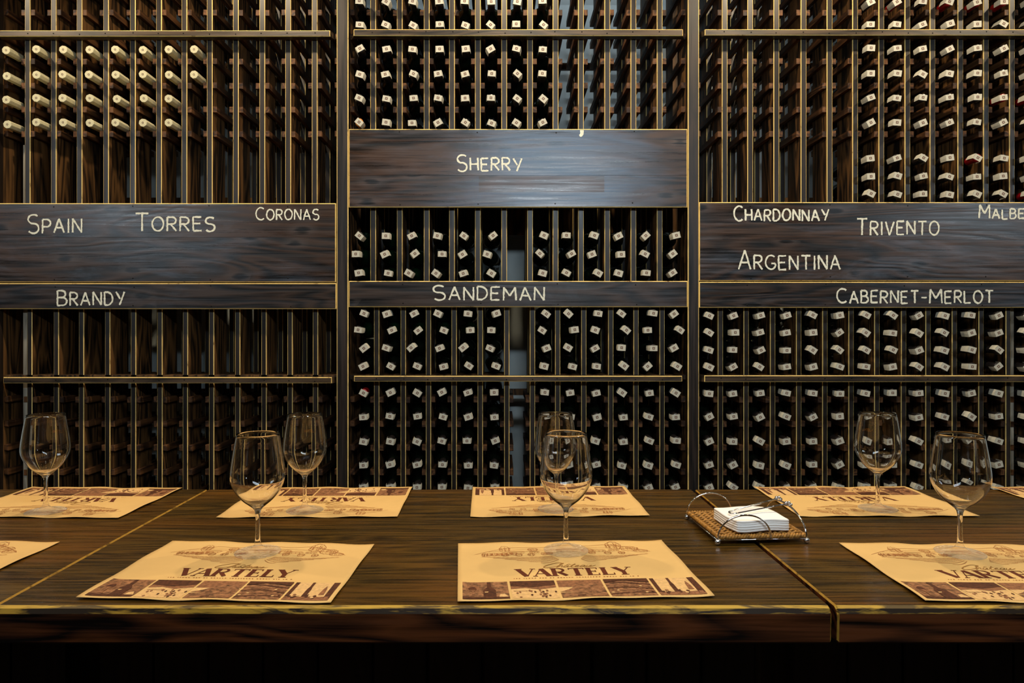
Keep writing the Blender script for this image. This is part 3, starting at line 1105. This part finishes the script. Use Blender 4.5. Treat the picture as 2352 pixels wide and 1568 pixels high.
def table(x0, x1, label):
    root = ob('tasting_table', None, None, ((x0 + x1) / 2, (TF + TB) / 2, 0))
    tag(root, label, 'table', 'tasting tables pushed end to end')
    cx, cy = root.location.x, root.location.y
    b = MB()
    # top: slab with rounded worn front edge and rubbed end edges
    c = .0026
    xs = (x0 - cx, x1 - cx)
    ring = [(TF + .010, ZT), (TF + .004, ZT - .003), (TF, ZT - .010), (TF + .0015, ZT - TH + .003), (TF + .004, ZT - TH), (TB - .004, ZT - TH), (TB, ZT - TH + .004), (TB, ZT - .006), (TB - .006, ZT)]
    n = len(ring)
    cyc, czc = (TF + TB) / 2, ZT - TH / 2

    def inset(y, z, d):
        return (y + (d if y < cyc else -d) - cy, z + (-d if z > czc else d))

    rows = []
    for x, d in ((xs[0], c), (xs[0] + c, 0), (xs[1] - c, 0), (xs[1], c)):
        rows.append([(x,) + inset(y, z, d) for y, z in ring])
    v = [p for r_ in rows for p in r_]
    fs, ms = [], []
    # worn front edge bands are 0-1, 1-2; the closing face n-1 -> 0 is the top
    for i in range(3):
        for k in range(n):
            j = (k + 1) % n
            fs.append((i * n + k, i * n + j, (i + 1) * n + j, (i + 1) * n + k))
            if k in (0, 1):
                ms.append(2 if k == 0 else 4)
            elif k == n - 1:
                ms.append(0 if i == 1 else 3)
            elif k == n - 2 or k == n - 3:
                ms.append(0)
            else:
                ms.append(1 if i == 1 else 3 if k == 2 else 1)
    fs.append(tuple(range(n)))
    ms.append(1)
    fs.append(tuple(reversed([3 * n + k for k in range(n)])))
    ms.append(1)
    b.add(v, fs, ms)
    # long faces need short pieces so that the grain noise stays crisp; two faces suffice
    ob('tabletop', b.mesh('tabletop', [M_TABLE, M_TFRONT, M_TEDGE, M_TSEAM, M_TEDGE2]), root)
    base = ob('base', None, root)
    b = MB()
    b.box(xs[0] + .03, xs[1] - .03, 1.33 - cy, 1.62 - cy, 0.0, ZT - TH)
    ob('carcass', b.mesh('carcass', [M_UNDER]), base)
    w = (xs[1] - xs[0] - .06) / 12
    b = MB()
    b.cham(0, w - .004, 0, .018, 0.0, ZT - TH, .003, mat=0, edge=0)
    pm = b.mesh('plank', [M_UNDER])
    for k in range(12):
        ob('plank', pm, base, (xs[0] + .03 + k * w, 1.31 - cy, 0))
    return root


table(-2.14, -.8035, 'dark brown tasting table, leftmost of the three pushed end to end')
table(-.8015, .5235, 'dark brown tasting table in the middle, carrying four wine glasses')
table(.5325, 1.87, 'dark brown tasting table right of the open seam, rightmost of three')

# ------------------------------------------------------------------ placemats
MW, MH = .42, .297


def zmat(u, v):
    a, c = abs(u) / (MW / 2), abs(v) / (MH / 2)
    e = max(a, c)
    k = max(0, e - .8) / .2
    return .0011 + k * k * (.0013 * (1 + math.sin(u * 55 + 1) * .7) + .0016 * (1 + math.sin(v * 41 + u * 31)) * .6)


def build_mat_meshes():
    out = {}
    b = MB()
    nu, nv = 42, 30
    us = [-MW / 2 + MW * i / nu for i in range(nu + 1)]
    vs_ = [-MH / 2 + MH * j / nv for j in range(nv + 1)]
    v = [(x, y, zmat(x, y)) for y in vs_ for x in us]
    n0 = len(v)
    v += [(x, y, zmat(x, y) - .0005) for y in vs_ for x in us]
    f = []
    W = nu + 1
    for j in range(nv):
        for i in range(nu):
            a = j * W + i
            f.append((a, a + 1, a + W + 1, a + W))
            f.append((n0 + a, n0 + a + W, n0 + a + W + 1, n0 + a + 1))
    for i in range(nu):
        f.append((i, n0 + i, n0 + i + 1, i + 1))
        a = nv * W + i
        f.append((a, a + 1, n0 + a + 1, n0 + a))
    for j in range(nv):
        a = j * W
        f.append((a, a + W, n0 + a + W, n0 + a))
        a = j * W + nu
        f.append((a, n0 + a, n0 + a + W, a + W))
    b.add(v, f, 0, True)
    out['mat'] = b.mesh('placemat', [M_PAPER])

    # --- title in thick-and-thin capitals
    b = MB()
    x, h = -.107, .036
    y0 = -.038
    T, t = .0095, .0022
    lw = {'V': .036, 'A': .034, 'R': .030, 'T': .030, 'E': .024, 'L': .024, 'Y': .034}

    def st(p, q, w, off=.0004):
        n = 4
        b.ribbon([(p[0] + (q[0] - p[0]) * i / n, p[1] + (q[1] - p[1]) * i / n) for i in range(n + 1)], w, zmat, 'XY', off)

    adv = {'V': .031, 'A': .034, 'R': .0335, 'T': .032, 'E': .028, 'L': .024, 'Y': .03}
    for i, ch in enumerate('VARTELY'):
        w = lw[ch]
        X = lambda a: x + a * w
        Yv = lambda a: y0 + a * h
        if ch == 'V':
            st((X(.12), Yv(1)), (X(.52), Yv(0)), T)
            st((X(.9), Yv(1)), (X(.56), Yv(0)), t)
            st((X(-.06), Yv(1)), (X(.34), Yv(1)), t)
            st((X(.76), Yv(1)), (X(1.04), Yv(1)), t)
        elif ch == 'A':
            st((X(.1), Yv(0)), (X(.48), Yv(1)), t)
            st((X(.5), Yv(1)), (X(.86), Yv(0)), T)
            st((X(.22), Yv(.32)), (X(.7), Yv(.32)), t)
            st((X(-.02), Yv(0)), (X(.24), Yv(0)), t)
            st((X(.68), Yv(0)), (X(1.06), Yv(0)), t)
        elif ch == 'R':
            st((X(.2), Yv(0)), (X(.2), Yv(1)), T * .9)
            st((X(0), Yv(0)), (X(.42), Yv(0)), t)
            st((X(0), Yv(1)), (X(.5), Yv(1)), t)
            b.ribbon([(X(px), Yv(py)) for px, py in arc(.5, .75, .3, .24, 90, -90, 10)], t, zmat, 'XY', .0004, wf=lambda q: t + (T * .55 - t) * math.sin(PI * q))
            st((X(.3), Yv(.51)), (X(.52), Yv(.51)), t)
            st((X(.48), Yv(.5)), (X(.92), Yv(0)), T * .8)
        elif ch == 'T':
            st((X(.5), Yv(0)), (X(.5), Yv(1)), T * .9)
            st((X(.02), Yv(.97)), (X(.98), Yv(.97)), t * 1.2)
            st((X(.04), Yv(.82)), (X(.04), Yv(1)), t)
            st((X(.96), Yv(.82)), (X(.96), Yv(1)), t)
            st((X(.28), Yv(0)), (X(.72), Yv(0)), t)
        elif ch in 'EL':
            st((X(.24), Yv(0)), (X(.24), Yv(1)), T * .9)
            st((X(0), Yv(.02)), (X(.96), Yv(.02)), t)
            st((X(.95), Yv(.0)), (X(.95), Yv(.24)), t)
            if ch == 'E':
                st((X(0), Yv(.98)), (X(.92), Yv(.98)), t)
                st((X(.91), Yv(.8)), (X(.91), Yv(1)), t)
                st((X(.3), Yv(.52)), (X(.74), Yv(.52)), t)
                st((X(.74), Yv(.42)), (X(.74), Yv(.62)), t)
            else:
                st((X(0), Yv(.98)), (X(.5), Yv(.98)), t)
        elif ch == 'Y':
            st((X(.12), Yv(1)), (X(.5), Yv(.45)), T)
            st((X(.9), Yv(1)), (X(.54), Yv(.45)), t)
            st((X(.52), Yv(.5)), (X(.52), Yv(0)), T * .85)
            st((X(-.06), Yv(1)), (X(.32), Yv(1)), t)
            st((X(.74), Yv(1)), (X(1.06), Yv(1)), t)
            st((X(.32), Yv(0)), (X(.74), Yv(0)), t)
        x += adv[ch]
    # spread the row to its full width
    xs = [p[0] for p in b.v]
    lo, hi = min(xs), max(xs)
    b.v = [((-.108 + (p[0] - lo) / (hi - lo) * .215), p[1], p[2]) for p in b.v]
    out['title'] = b.mesh('printed_title', [M_INK])

    # --- script word above the title
    b = MB()
    w = .0013
    sx, sy, sh = -.052, .004, .5

    def scr(pts, ww=w):
        q = catmull(pts, 6)
        b.ribbon([(sx + px + (py) * .55, sy + py) for px, py in q], ww, zmat, 'XY', .0004, wf=lambda t_: ww * (.7 + .7 * math.sin(PI * t_)))

    scr([(.022, .016), (.024, .022), (.014, .024), (.002, .014), (-.002, .004), (.004, -.001), (.014, .001), (.02, .005)], .0018)   # C
    scr([(.02, .005), (.027, .016), (.027, .022), (.0245, .018), (.023, 0), (.027, .008), (.031, .009), (.031, .002), (.034, .001)])   # h
    scr([(.042, .009), (.037, .009), (.035, .003), (.038, 0), (.043, .007), (.042, .001), (.046, .001)])     # a
    scr([(.036, .013), (.040, .0165), (.044, .013)], .001)                                                     # circumflex
    scr([(.046, .002), (.051, .018), (.049, .004), (.051, 0), (.055, .002)])                                   # t
    scr([(.046, .011), (.055, .012)], .001)
    scr([(.055, .002), (.061, .006), (.061, .009), (.057, .007), (.057, .001), (.061, 0), (.066, .003)])     # e
    scr([(.073, .009), (.068, .009), (.066, .003), (.069, 0), (.074, .007), (.073, .001), (.077, .001)])     # a
    scr([(.078, .009), (.077, .002), (.080, 0), (.085, .008), (.084, .001), (.089, .003), (.093, .007)])     # u
    out['script'] = b.mesh('printed_script', [M_INKG])

    # --- small unreadable line below the title
    b = MB()
    rr = random.Random(3)
    x = -.112
    while x < .112:
        ww = rr.uniform(.0016, .0032)
        st2 = [(x, -.0475), (x + ww, -.0475)]
        b.ribbon(st2, .0022, zmat, 'XY', .0004)
        x += ww + (.0024 if rr.random() > .18 else .006)
    out['line'] = b.mesh('printed_small_line', [M_INKL])

    # --- line drawing of an estate among trees and vine rows
    b = MB()
    rr = random.Random(11)

    def ln(pts, ww=.0009):
        b.ribbon(pts, ww, zmat, 'XY', .0004)

    def cl(u, v):
        return (max(-.2, min(.2, u)), max(-.13, min(.1435, v)))

    def tree(cu, cv, ru, rv, n=26, ww=.0009):
        ol = [cl(cu + ru * math.cos(a) * rr.uniform(.85, 1.1), cv + rv * math.sin(a) * rr.uniform(.85, 1.1)) for a in [2 * PI * i / n for i in range(n + 1)]]
        ol[-1] = ol[0]
        ln(ol, ww)
        z = []
        m = int(12 + ru * 500)
        for i in range(m):
            a = -1 + 2 * i / (m - 1)
            hgt = math.sqrt(max(0, 1 - a * a)) * .9
            z.append(cl(cu + ru * a + rr.uniform(-.001, .001), cv + rv * hgt * (1 if i % 2 else -1) * rr.uniform(.5, 1)))
        ln(z, ww)

    def house(cu, cv, w_, h_):
        ln([(cu - w_, cv), (cu - w_, cv + h_), (cu + w_, cv + h_), (cu + w_, cv), (cu - w_, cv)])
        ln([(cu - w_ * 1.15, cv + h_), (cu - w_ * .6, cv + h_ * 1.7), (cu + w_ * .6, cv + h_ * 1.7), (cu + w_ * 1.15, cv + h_)])
        for k in range(3):
            q = cu - w_ * .6 + k * w_ * .6
            ln([(q, cv + h_ * .2), (q, cv + h_ * .6)], .0014)

    # hills
    ln(catmull([(-.178, .083), (-.14, .106), (-.1, .121), (-.05, .118), (0, .128), (.05, .124), (.09, .128), (.13, .112), (.168, .084)], 8))
    ln(catmull([(-.15, .098), (-.09, .108), (-.03, .106), (.03, .112), (.1, .108), (.15, .094)], 8), .0007)
    ln(catmull([(-.12, .1), (-.06, .098), (0, .104), (.06, .1)], 8), .0007)
    # trees
    tree(-.118, .112, .011, .017)
    tree(-.062, .108, .010, .009)
    tree(.102, .121, .016, .020, 30, .0011)
    tree(.130, .102, .018, .014, 30, .0011)
    tree(.150, .088, .014, .009)
    tree(.045, .096, .012, .012)
    for k in range(7):
        tree(-.158 + k * .0095, .083 + rr.uniform(-.002, .003), .0062, .0085 + rr.uniform(-.001, .002), 14)
    for u, v in ((-.118, .078), (-.092, .077), (-.068, .078), (-.042, .082), (-.032, .084), (.052, .082), (.083, .08), (.11, .079)):
        tree(u, v, .007, .0085, 14)
    house(-.095, .086, .014, .007)
    house(-.06, .087, .009, .006)
    house(.068, .088, .013, .007)
    house(.098, .09, .01, .006)
    house(.005, .092, .02, .009)
    # vine rows fanning to a path
    for k in range(6):
        q = k / 5
        a, c = (-.165 + q * .11, .070 - q * .040), (-.028 + q * .010, .066 - q * .018)
        pts = [(a[0] + (c[0] - a[0]) * i / 10, a[1] + (c[1] - a[1]) * i / 10 - .007 * math.sin(PI * i / 10)) for i in range(11)]
        ln(pts, .0008)
        ln([(p[0], p[1] + (.0018 if i % 2 else -.0006)) for i, p in enumerate(catmull(pts, 3))], .0006)
        a, c = (.160 - q * .11, .070 - q * .036), (.034 - q * .010, .066 - q * .018)
        pts = [(a[0] + (c[0] - a[0]) * i / 10, a[1] + (c[1] - a[1]) * i / 10 - .007 * math.sin(PI * i / 10)) for i in range(11)]
        ln(pts, .0008)
        ln([(p[0], p[1] + (.0018 if i % 2 else -.0006)) for i, p in enumerate(catmull(pts, 3))], .0006)
    out['drawing'] = b.mesh('printed_drawing', [M_INKL])

    # --- five sepia photographs along the drinker's edge
    out['photos'] = []
    pwid, g, ph = .0772, .0044, .077
    v0 = -.1385
    for k in range(5):
        u0 = -.2018 + k * (pwid + g)
        b = MB()
        n, m = 10, 10

        def rect(a0, a1, c0, c1, mat, off, nn=6):
            vv, ff = [], []
            for j in range(nn + 1):
                for i in range(nn + 1):
                    uu, vv_ = u0 + pwid * (a0 + (a1 - a0) * i / nn), v0 + ph * (c0 + (c1 - c0) * j / nn)
                    vv.append((uu, vv_, zmat(uu, vv_) + off))
            for j in range(nn):
                for i in range(nn):
                    a = j * (nn + 1) + i
                    ff.append((a, a + 1, a + nn + 2, a + nn + 1))
            b.add(vv, ff, mat)

        def pl(pts, mat, off):
            b.poly([(u0 + pwid * a, v0 + ph * c) for a, c in pts], zmat, off, mat)

        def blob(ca, cc, ra, rc, mat, off, n=12):
            pl([(ca + ra * math.cos(2 * PI * i / n) * rr.uniform(.85, 1.1), cc + rc * math.sin(2 * PI * i / n) * rr.uniform(.85, 1.1)) for i in range(n)], mat, off)

        rr = random.Random(20 + k)
        if k == 0:      # bottle, glass and cheese
            rect(0, 1, 0, 1, 3, .0004, 10)
            rect(0, 1, 0, .14, 0, .0007)
            blob(.22, .62, .14, .2, 1, .0007)
            blob(.22, .58, .1, .13, 0, .0009)
            pl([(.15, .52), (.29, .52), (.24, .44), (.235, .22), (.3, .18), (.14, .18), (.205, .22), (.2, .44)], 1, .0011)
            pl([(.45, .05), (.72, .05), (.72, .52), (.63, .68), (.62, .98), (.54, .98), (.54, .68), (.45, .52)], 0, .0009)
            rect(.48, .69, .12, .42, 2, .0011)
            pl([(.58, .3), (.62, .22), (.54, .22)], 0, .0013)
            pl([(.78, .12), (.98, .12), (.9, .3), (.8, .26)], 2, .0009)
        elif k == 1:    # guests at long tables under dark trees
            rect(0, 1, 0, 1, 2, .0004, 10)
            pl([(0, .55), (.3, .6), (.62, .5), (1, .6), (1, 1), (0, 1)], 1, .0007)
            pl([(0, .72), (.5, .62), (1, .75), (1, 1), (0, 1)], 0, .0009)
            rect(.05, .35, .42, .5, 2, .0011)
            for i in range(22):
                blob(rr.uniform(.03, .97), rr.uniform(.05, .5), .028, .05, rr.choice((0, 1, 1)), .0007 + i * .00001, 7)
        elif k == 2:    # hillside with a house below
            rect(0, 1, 0, 1, 2, .0004, 10)
            rect(0, 1, .6, 1, 1, .0006)
            rect(0, 1, .0, .3, 3, .0005)
            pl([(0, .34), (.2, .45), (.4, .68), (.62, .78), (.85, .72), (1, .55), (1, .3), (.5, .28)], 3, .0008)
            for i in range(14):
                blob(rr.uniform(.2, .95), rr.uniform(.34, .66), .035, .03, 1, .0009 + i * .00001, 7)
            rect(.34, .52, .08, .14, 0, .0008)
            pl([(.62, .02), (1, .22), (1, .08), (.8, .0)], 1, .0008)
        elif k == 3:    # stacked barrels in a cellar
            rect(0, 1, 0, 1, 3, .0004, 10)
            for i in range(5):
                c = .1 + .15 * i
                bow = [(a_ / 12, c + .1 * math.sin(PI * (a_ / 12) * .9 + .3 * i)) for a_ in range(13)]
                pl(bow + [(p_[0], p_[1] + .05) for p_ in reversed(bow)], 1 if i % 2 else 0, .0007 + i * .00002)
            for i in range(16):
                blob(rr.uniform(.05, .95), rr.uniform(.15, .75), .035, .03, rr.choice((1, 0, 2)), .0010 + i * .00001, 8)
            pl([(0, .8), (.4, .92), (1, .78), (1, 1), (0, 1)], 0, .0012)
        else:           # laid table with bottles before a bright window
            rect(0, 1, 0, 1, 2, .0004, 10)
            rect(0, 1, 0, .2, 1, .0006)
            rect(0, .09, .2, 1, 0, .0007)
            pl([(.36, .2), (.46, .2), (.46, .6), (.44, .75), (.44, 1), (.38, 1), (.38, .75), (.36, .6)], 0, .0008)
            rect(.86, 1, .1, 1, 0, .0007)
            pl([(.7, .3), (.82, .3), (.8, .62), (.76, .8), (.72, .62)], 1, .0009)
            for i in range(16):
                blob(rr.uniform(.06, .66), rr.uniform(.1, .3), .04, .05, rr.choice((0, 0, 1, 2)), .0009 + i * .00001, 8)
        out['photos'].append(b.mesh('printed_photo', [M_SEP1, M_SEP2, M_SEP3, M_SEPMIX]))
    return out


MM = build_mat_meshes()


def placemat(x, y, rot, label):
    o = ob('placemat', MM['mat'], None, (x, y, ZT + .0003), (0, 0, math.radians(rot)))
    tag(o, label, 'placemat', 'printed paper placemats on the tables')
    ob('printed_title', MM['title'], o)
    ob('printed_script', MM['script'], o)
    t = ob('printed_small_line', MM['line'], o)
    t['kind'] = 'stuff'
    t = ob('printed_drawing', MM['drawing'], o)
    t['kind'] = 'stuff'
    for p in MM['photos']:
        ob('printed_photo', p, o)
    return o


placemat(-.4735, 1.2475, -2.8, 'tan paper placemat on the near side, left of the middle one, whole in view')
placemat(.1318, 1.2527, 3.4, 'tan paper placemat on the near side, in the middle, tilted slightly')
placemat(.896, 1.239, -1.6, 'tan paper placemat on the near side, right of the napkin holder')
placemat(-1.121, 1.262, -2.4, 'tan paper placemat on the near side, only its corner in view at far left')
placemat(-1.089, 1.733, 178, 'tan paper placemat turned upside down on far side, leftmost, under a glass')
placemat(-.452, 1.734, 180.6, 'tan paper placemat turned upside down on far side, second from the left')
placemat(.136, 1.742, 181.2, 'tan paper placemat turned upside down on far side, in the middle')
placemat(.909, 1.742, 180, 'tan paper placemat turned upside down on far side, behind the napkin holder')
placemat(1.563, 1.742, 180, 'tan paper placemat turned upside down on far side, cut off at far right')

# ------------------------------------------------------------------ wine glasses
outer = [(.0432, .0009), (.0436, .0016), (.0425, .0024), (.030, .0042), (.016, .0078), (.0085, .0135), (.0056, .021), (.0046, .032),
         (.0043, .050), (.0044, .068), (.0052, .079), (.0085, .0865), (.0165, .0935), (.0285, .1035), (.0400, .1175), (.0480, .1330),
         (.0515, .1470), (.0512, .1620), (.0490, .1800), (.0455, .2030), (.0405, .2330)]
osm = catmull(outer, 4)
inner = [(.0397, .2330), (.0446, .2030), (.0480, .1800), (.0502, .1620), (.0505, .1470), (.0470, .1335), (.0389, .1184), (.0272, .1048), (.0150, .0958), (.006, .0925), (0, .0918)]
ism = catmull(inner, 4)
i_foot = min(range(len(osm)), key=lambda i: abs(osm[i][1] - .021))
i_stem = min(range(len(osm)), key=lambda i: abs(osm[i][1] - .079))


def glass_meshes(widen=1.0):
    res = {}
    W = lambda p: (p[0] * (1 + (widen - 1) * max(0, min(1, (p[1] - .082) / .03))), p[1])
    for nm, pr in (('foot', [(0, .0)] + [(.040, 0)] + osm[:i_foot + 1]), ('stem', osm[i_foot:i_stem + 1]),
                   ('bowl', [W(p) for p in osm[i_stem:]] + [((osm[-1][0] + ism[0][0]) / 2 * widen, .2336)] + [W(p) for p in ism])):
        b = MB()
        b.lathe(pr, 56, 'Z')
        res[nm] = b.mesh(nm, [M_GLASS[nm]])
    return res


GM = glass_meshes(1.0)
GM2 = glass_meshes(1.09)


def gold_logo():
    """small gold lettering on the outside of the bowl, turned to the drinker across the table"""
    b = MB()
    x = -1.0
    for ch in 'VARTELY':
        gw, sts = GLYPH[ch]
        for stq in sts:
            pts = []
            for gx, gy in stq:
                a = PI / 2 - (x + gx * .2) * .30
                pts.append((a, gy))
            for p, q in zip(pts, pts[1:]):
                r_ = .0486
                vs = []
                for (a, h), dh in ((p, -.0004), (q, -.0004), (q, .0004), (p, .0004)):
                    z = .182 + h * .0065 + dh
                    rad = .0492 - (z - .18) * .152 + .0004
                    vs.append((rad * math.cos(a + dh * 9), rad * math.sin(a + dh * 9), z))
                b.add(vs, [(0, 1, 2, 3)], 0)
        x += .285
    return b.mesh('gold_logo', [M_GOLD])


ME_LOGO = gold_logo()


def wine_glass(x, y, label, gm=GM, logo=False, s=1.0):
    o = ob('wine_glass', None, None, (x, y, ZT + .0015))
    o.scale = (s, s, s)
    tag(o, label, 'wine glass', 'empty wine glasses on the placemats')
    for nm in ('foot', 'stem', 'bowl'):
        ob(nm, gm[nm], o)
    if logo:
        ob('gold_logo', ME_LOGO, o)
    return o


wine_glass(-.4767, 1.3396, 'empty wine glass on the near placemat left of the middle one')
wine_glass(.1291, 1.350, 'empty wine glass on near middle placemat, overlapping the glass behind it')
wine_glass(.8978, 1.3344, 'empty wine glass on the near placemat right of the napkin holder')
wine_glass(-1.0921, 1.6387, 'empty wine glass with gold logo on the leftmost far placemat', logo=True)
wine_glass(-.4726, 1.6466, 'empty wine glass with gold logo on the far placemat nearest the left post', logo=True)
wine_glass(.1333, 1.6584, 'empty wine glass on far middle placemat, half hidden behind a nearer glass', logo=True)
wine_glass(.9182, 1.6625, 'empty wine glass on the far placemat behind the napkin holder', logo=True)

# ------------------------------------------------------------------ napkin holder
NH = ob('napkin_holder', None, None, (.529, 1.4885, ZT), (0, 0, math.radians(3.5)))
tag(NH, 'woven napkin tray with chrome wire arches and ball feet standing on the table seam', 'napkin holder')
HB = .0905
# woven tray: stakes with strands passing over and under, and a thick plaited rim
b = MB()
zt = .0165
nst = 11
for i in range(nst):
    x = -HB + .012 + (2 * HB - .024) * i / (nst - 1)
    b.tube([(x, -HB + .004, zt), (x, HB - .004, zt)], .0016, 6, 1)
nr = 26
for j in range(nr):
    y = -HB + .007 + (2 * HB - .014) * j / (nr - 1)
    pts = []
    for i in range(nst * 2 - 1):
        x = -HB + .012 + (2 * HB - .024) * i / (2 * nst - 2)
        ph_ = math.cos(PI * i / 2) if i % 2 == 0 else 0
        pts.append((x, y, zt + .0034 * ph_ * (1 if j % 2 else -1)))
    pts = [(-HB + .005, y, zt)] + pts + [(HB - .005, y, zt)]
    b.tube(pts, .0027, 5, 0)
ob('woven_tray', b.mesh('woven_tray', [M_WICKER, M_WICKERD]), NH)['kind'] = 'stuff'
b = MB()
# rim: twisted strands round the frame
cor = [(-HB, -HB), (HB, -HB), (HB, HB), (-HB, HB)]
for k in range(4):
    a, c = Vector(cor[k]), Vector(cor[(k + 1) % 4])
    for s_ in range(2):
        pts = []
        for i in range(61):
            t = i / 60
            p = a + (c - a) * t
            nrm = Vector(((c - a).y, -(c - a).x)).normalized()
            an = t * 2 * PI * 15 + s_ * PI
            pts.append((p.x + nrm.x * .0024 * math.cos(an), p.y + nrm.y * .0024 * math.cos(an), zt - .001 + .0028 * math.sin(an)))
        b.tube(pts, .0031, 6, 0)
ob('plaited_rim', b.mesh('plaited_rim', [M_WICKER]), NH)


def arch(p0, p1, hgt, name='wire_arch'):
    b = MB()
    p0, p1 = Vector(p0), Vector(p1)
    pts = []
    n = 32
    for i in range(n + 1):
        a = PI * i / n
        t = (1 - math.cos(a)) / 2
        q = p0 + (p1 - p0) * t
        pts.append((q.x, q.y, q.z + hgt * math.sin(a) ** .9))
    b.tube(pts, .0019, 8, 0, rf=lambda t: .0019 * (1 + .16 * math.sin(t * 190)))
    return ob(name, b.mesh(name, [M_CHROME]), NH)


HE = HB + .003
arch((-HE, -HE, .008), (.018, -HE, .012), .050)
arch((-HE, HE, .008), (.012, HE, .012), .050)
arch((HE, -HE, .008), (HE, HE * .98, .010), .050)
bm_ball = MB()
bm_ball.ball((0, 0, 0), .0062, 0, 16, 12)
ME_BALL = bm_ball.mesh('ball_foot', [M_CHROME])
for x, y in ((-HE, -HE), (HE, -HE), (-HE, HE), (HE, HE)):
    ob('ball_foot', ME_BALL, NH, (x, y, .0062))
# under-frame wire
b = MB()
b.tube([(-HE, -HE, .010), (HE, -HE, .010), (HE, HE, .010), (-HE, HE, .010), (-HE, -HE, .010)], .0014, 8)
ob('wire_frame', b.mesh('wire_frame', [M_CHROME]), NH)
# hinged press arm: two wires meeting in a loop on the napkins
zh = .0605
ha, hb_ = Vector((HE, -.012, zh)), Vector((HE, .034, zh))
la, lb = Vector((-.034, -.048, .0512)), Vector((-.040, -.030, .0512))
pts = [ha, ha + (la - ha) * .5, la + (ha - la) * .06]
d = (la - ha).normalized()
loop = []
mid = (la + lb) / 2
for i in range(9):
    a = -PI / 2 + PI * i / 8
    side = (lb - la) / 2
    loop.append(mid + side * math.sin(a) + d * (math.cos(a) * .010))
pts = [ha + (la - ha) * t for t in (0, .33, .66, .95)] + loop + [hb_ + (lb - hb_) * t for t in (.95, .66, .33, 0)]
b = MB()
b.tube(pts, .0020, 8)
ob('press_arm', b.mesh('press_arm', [M_CHROME]), NH)
b = MB()
for p in (ha, hb_):
    for k in range(5):
        a = 2 * PI * k / 5
        b.ball((p.x + .004 * math.cos(a), p.y + .0045 * (k - 2) * .8, p.z + .004 * math.sin(a)), .0034, 0, 10, 6)
ob('hinge_coil', b.mesh('hinge_coil', [M_CHROME]), NH)['kind'] = 'stuff'

# napkins: a short stack of folded sheets, each its own thing
NT = .0056


def napkin_mesh():
    b = MB()
    n = 14
    hx, hy = .060, .0555
    rows = []

    def rim(u):
        return u

    def zt_(x, y):
        return .0012 * math.sin(x * 60 + .8) + .0010 * math.sin(y * 75 + x * 20)

    lay = []
    for lev, (dz, ins) in enumerate(((0, .0012), (NT * .2, 0), (NT * .75, 0), (NT * .95, .0014))):
        g = []
        for j in range(n + 1):
            for i in range(n + 1):
                u, v = -1 + 2 * i / n, -1 + 2 * j / n
                # rounded corners
                k = 1 - .05 * (abs(u) ** 6) * (abs(v) ** 6)
                x, y = u * (hx - ins) * k, v * (hy - ins) * k
                g.append((x, y, dz + zt_(x, y)))
        lay.append(g)
    W = n + 1
    bord = [i for i in range(W)] + [j * W + n for j in range(1, W)] + [n * W + i for i in range(n - 1, -1, -1)] + [j * W for j in range(n - 1, 0, -1)]
    v = lay[0] + [lay[1][k] for k in bord] + [lay[2][k] for k in bord] + lay[3]
    o1, o2, o3, B = W * W, W * W + len(bord), W * W + 2 * len(bord), len(bord)
    f = []
    for j in range(n):
        for i in range(n):
            a = j * W + i
            f.append((a, a + W, a + W + 1, a + 1))
            f.append((o3 + a, o3 + a + 1, o3 + a + W + 1, o3 + a + W))
    for k in range(B):
        q = (k + 1) % B
        f.append((bord[k], bord[q], o1 + q, o1 + k))
        f.append((o1 + k, o1 + q, o2 + q, o2 + k))
        f.append((o2 + k, o2 + q, o3 + bord[q], o3 + bord[k]))
    b.add(v, f, 0, True)
    return b.mesh('napkin', [M_NAPKIN])


ME_NAP = napkin_mesh()
for k, w in enumerate(('bottom of the stack', 'second from the bottom of the stack', 'middle of the stack', 'second from the top of the stack', 'top of the stack under the chrome arm')):
    o = ob('napkin', ME_NAP, None, (.534 + R.uniform(-.0012, .0012), 1.4585 + R.uniform(-.001, .001), ZT + .0225 + k * .0047), (0, 0, math.radians(8.5) + R.uniform(-.012, .012)))
    tag(o, f'white folded paper napkin in the woven tray, {w}', 'napkin', 'stacked napkins')
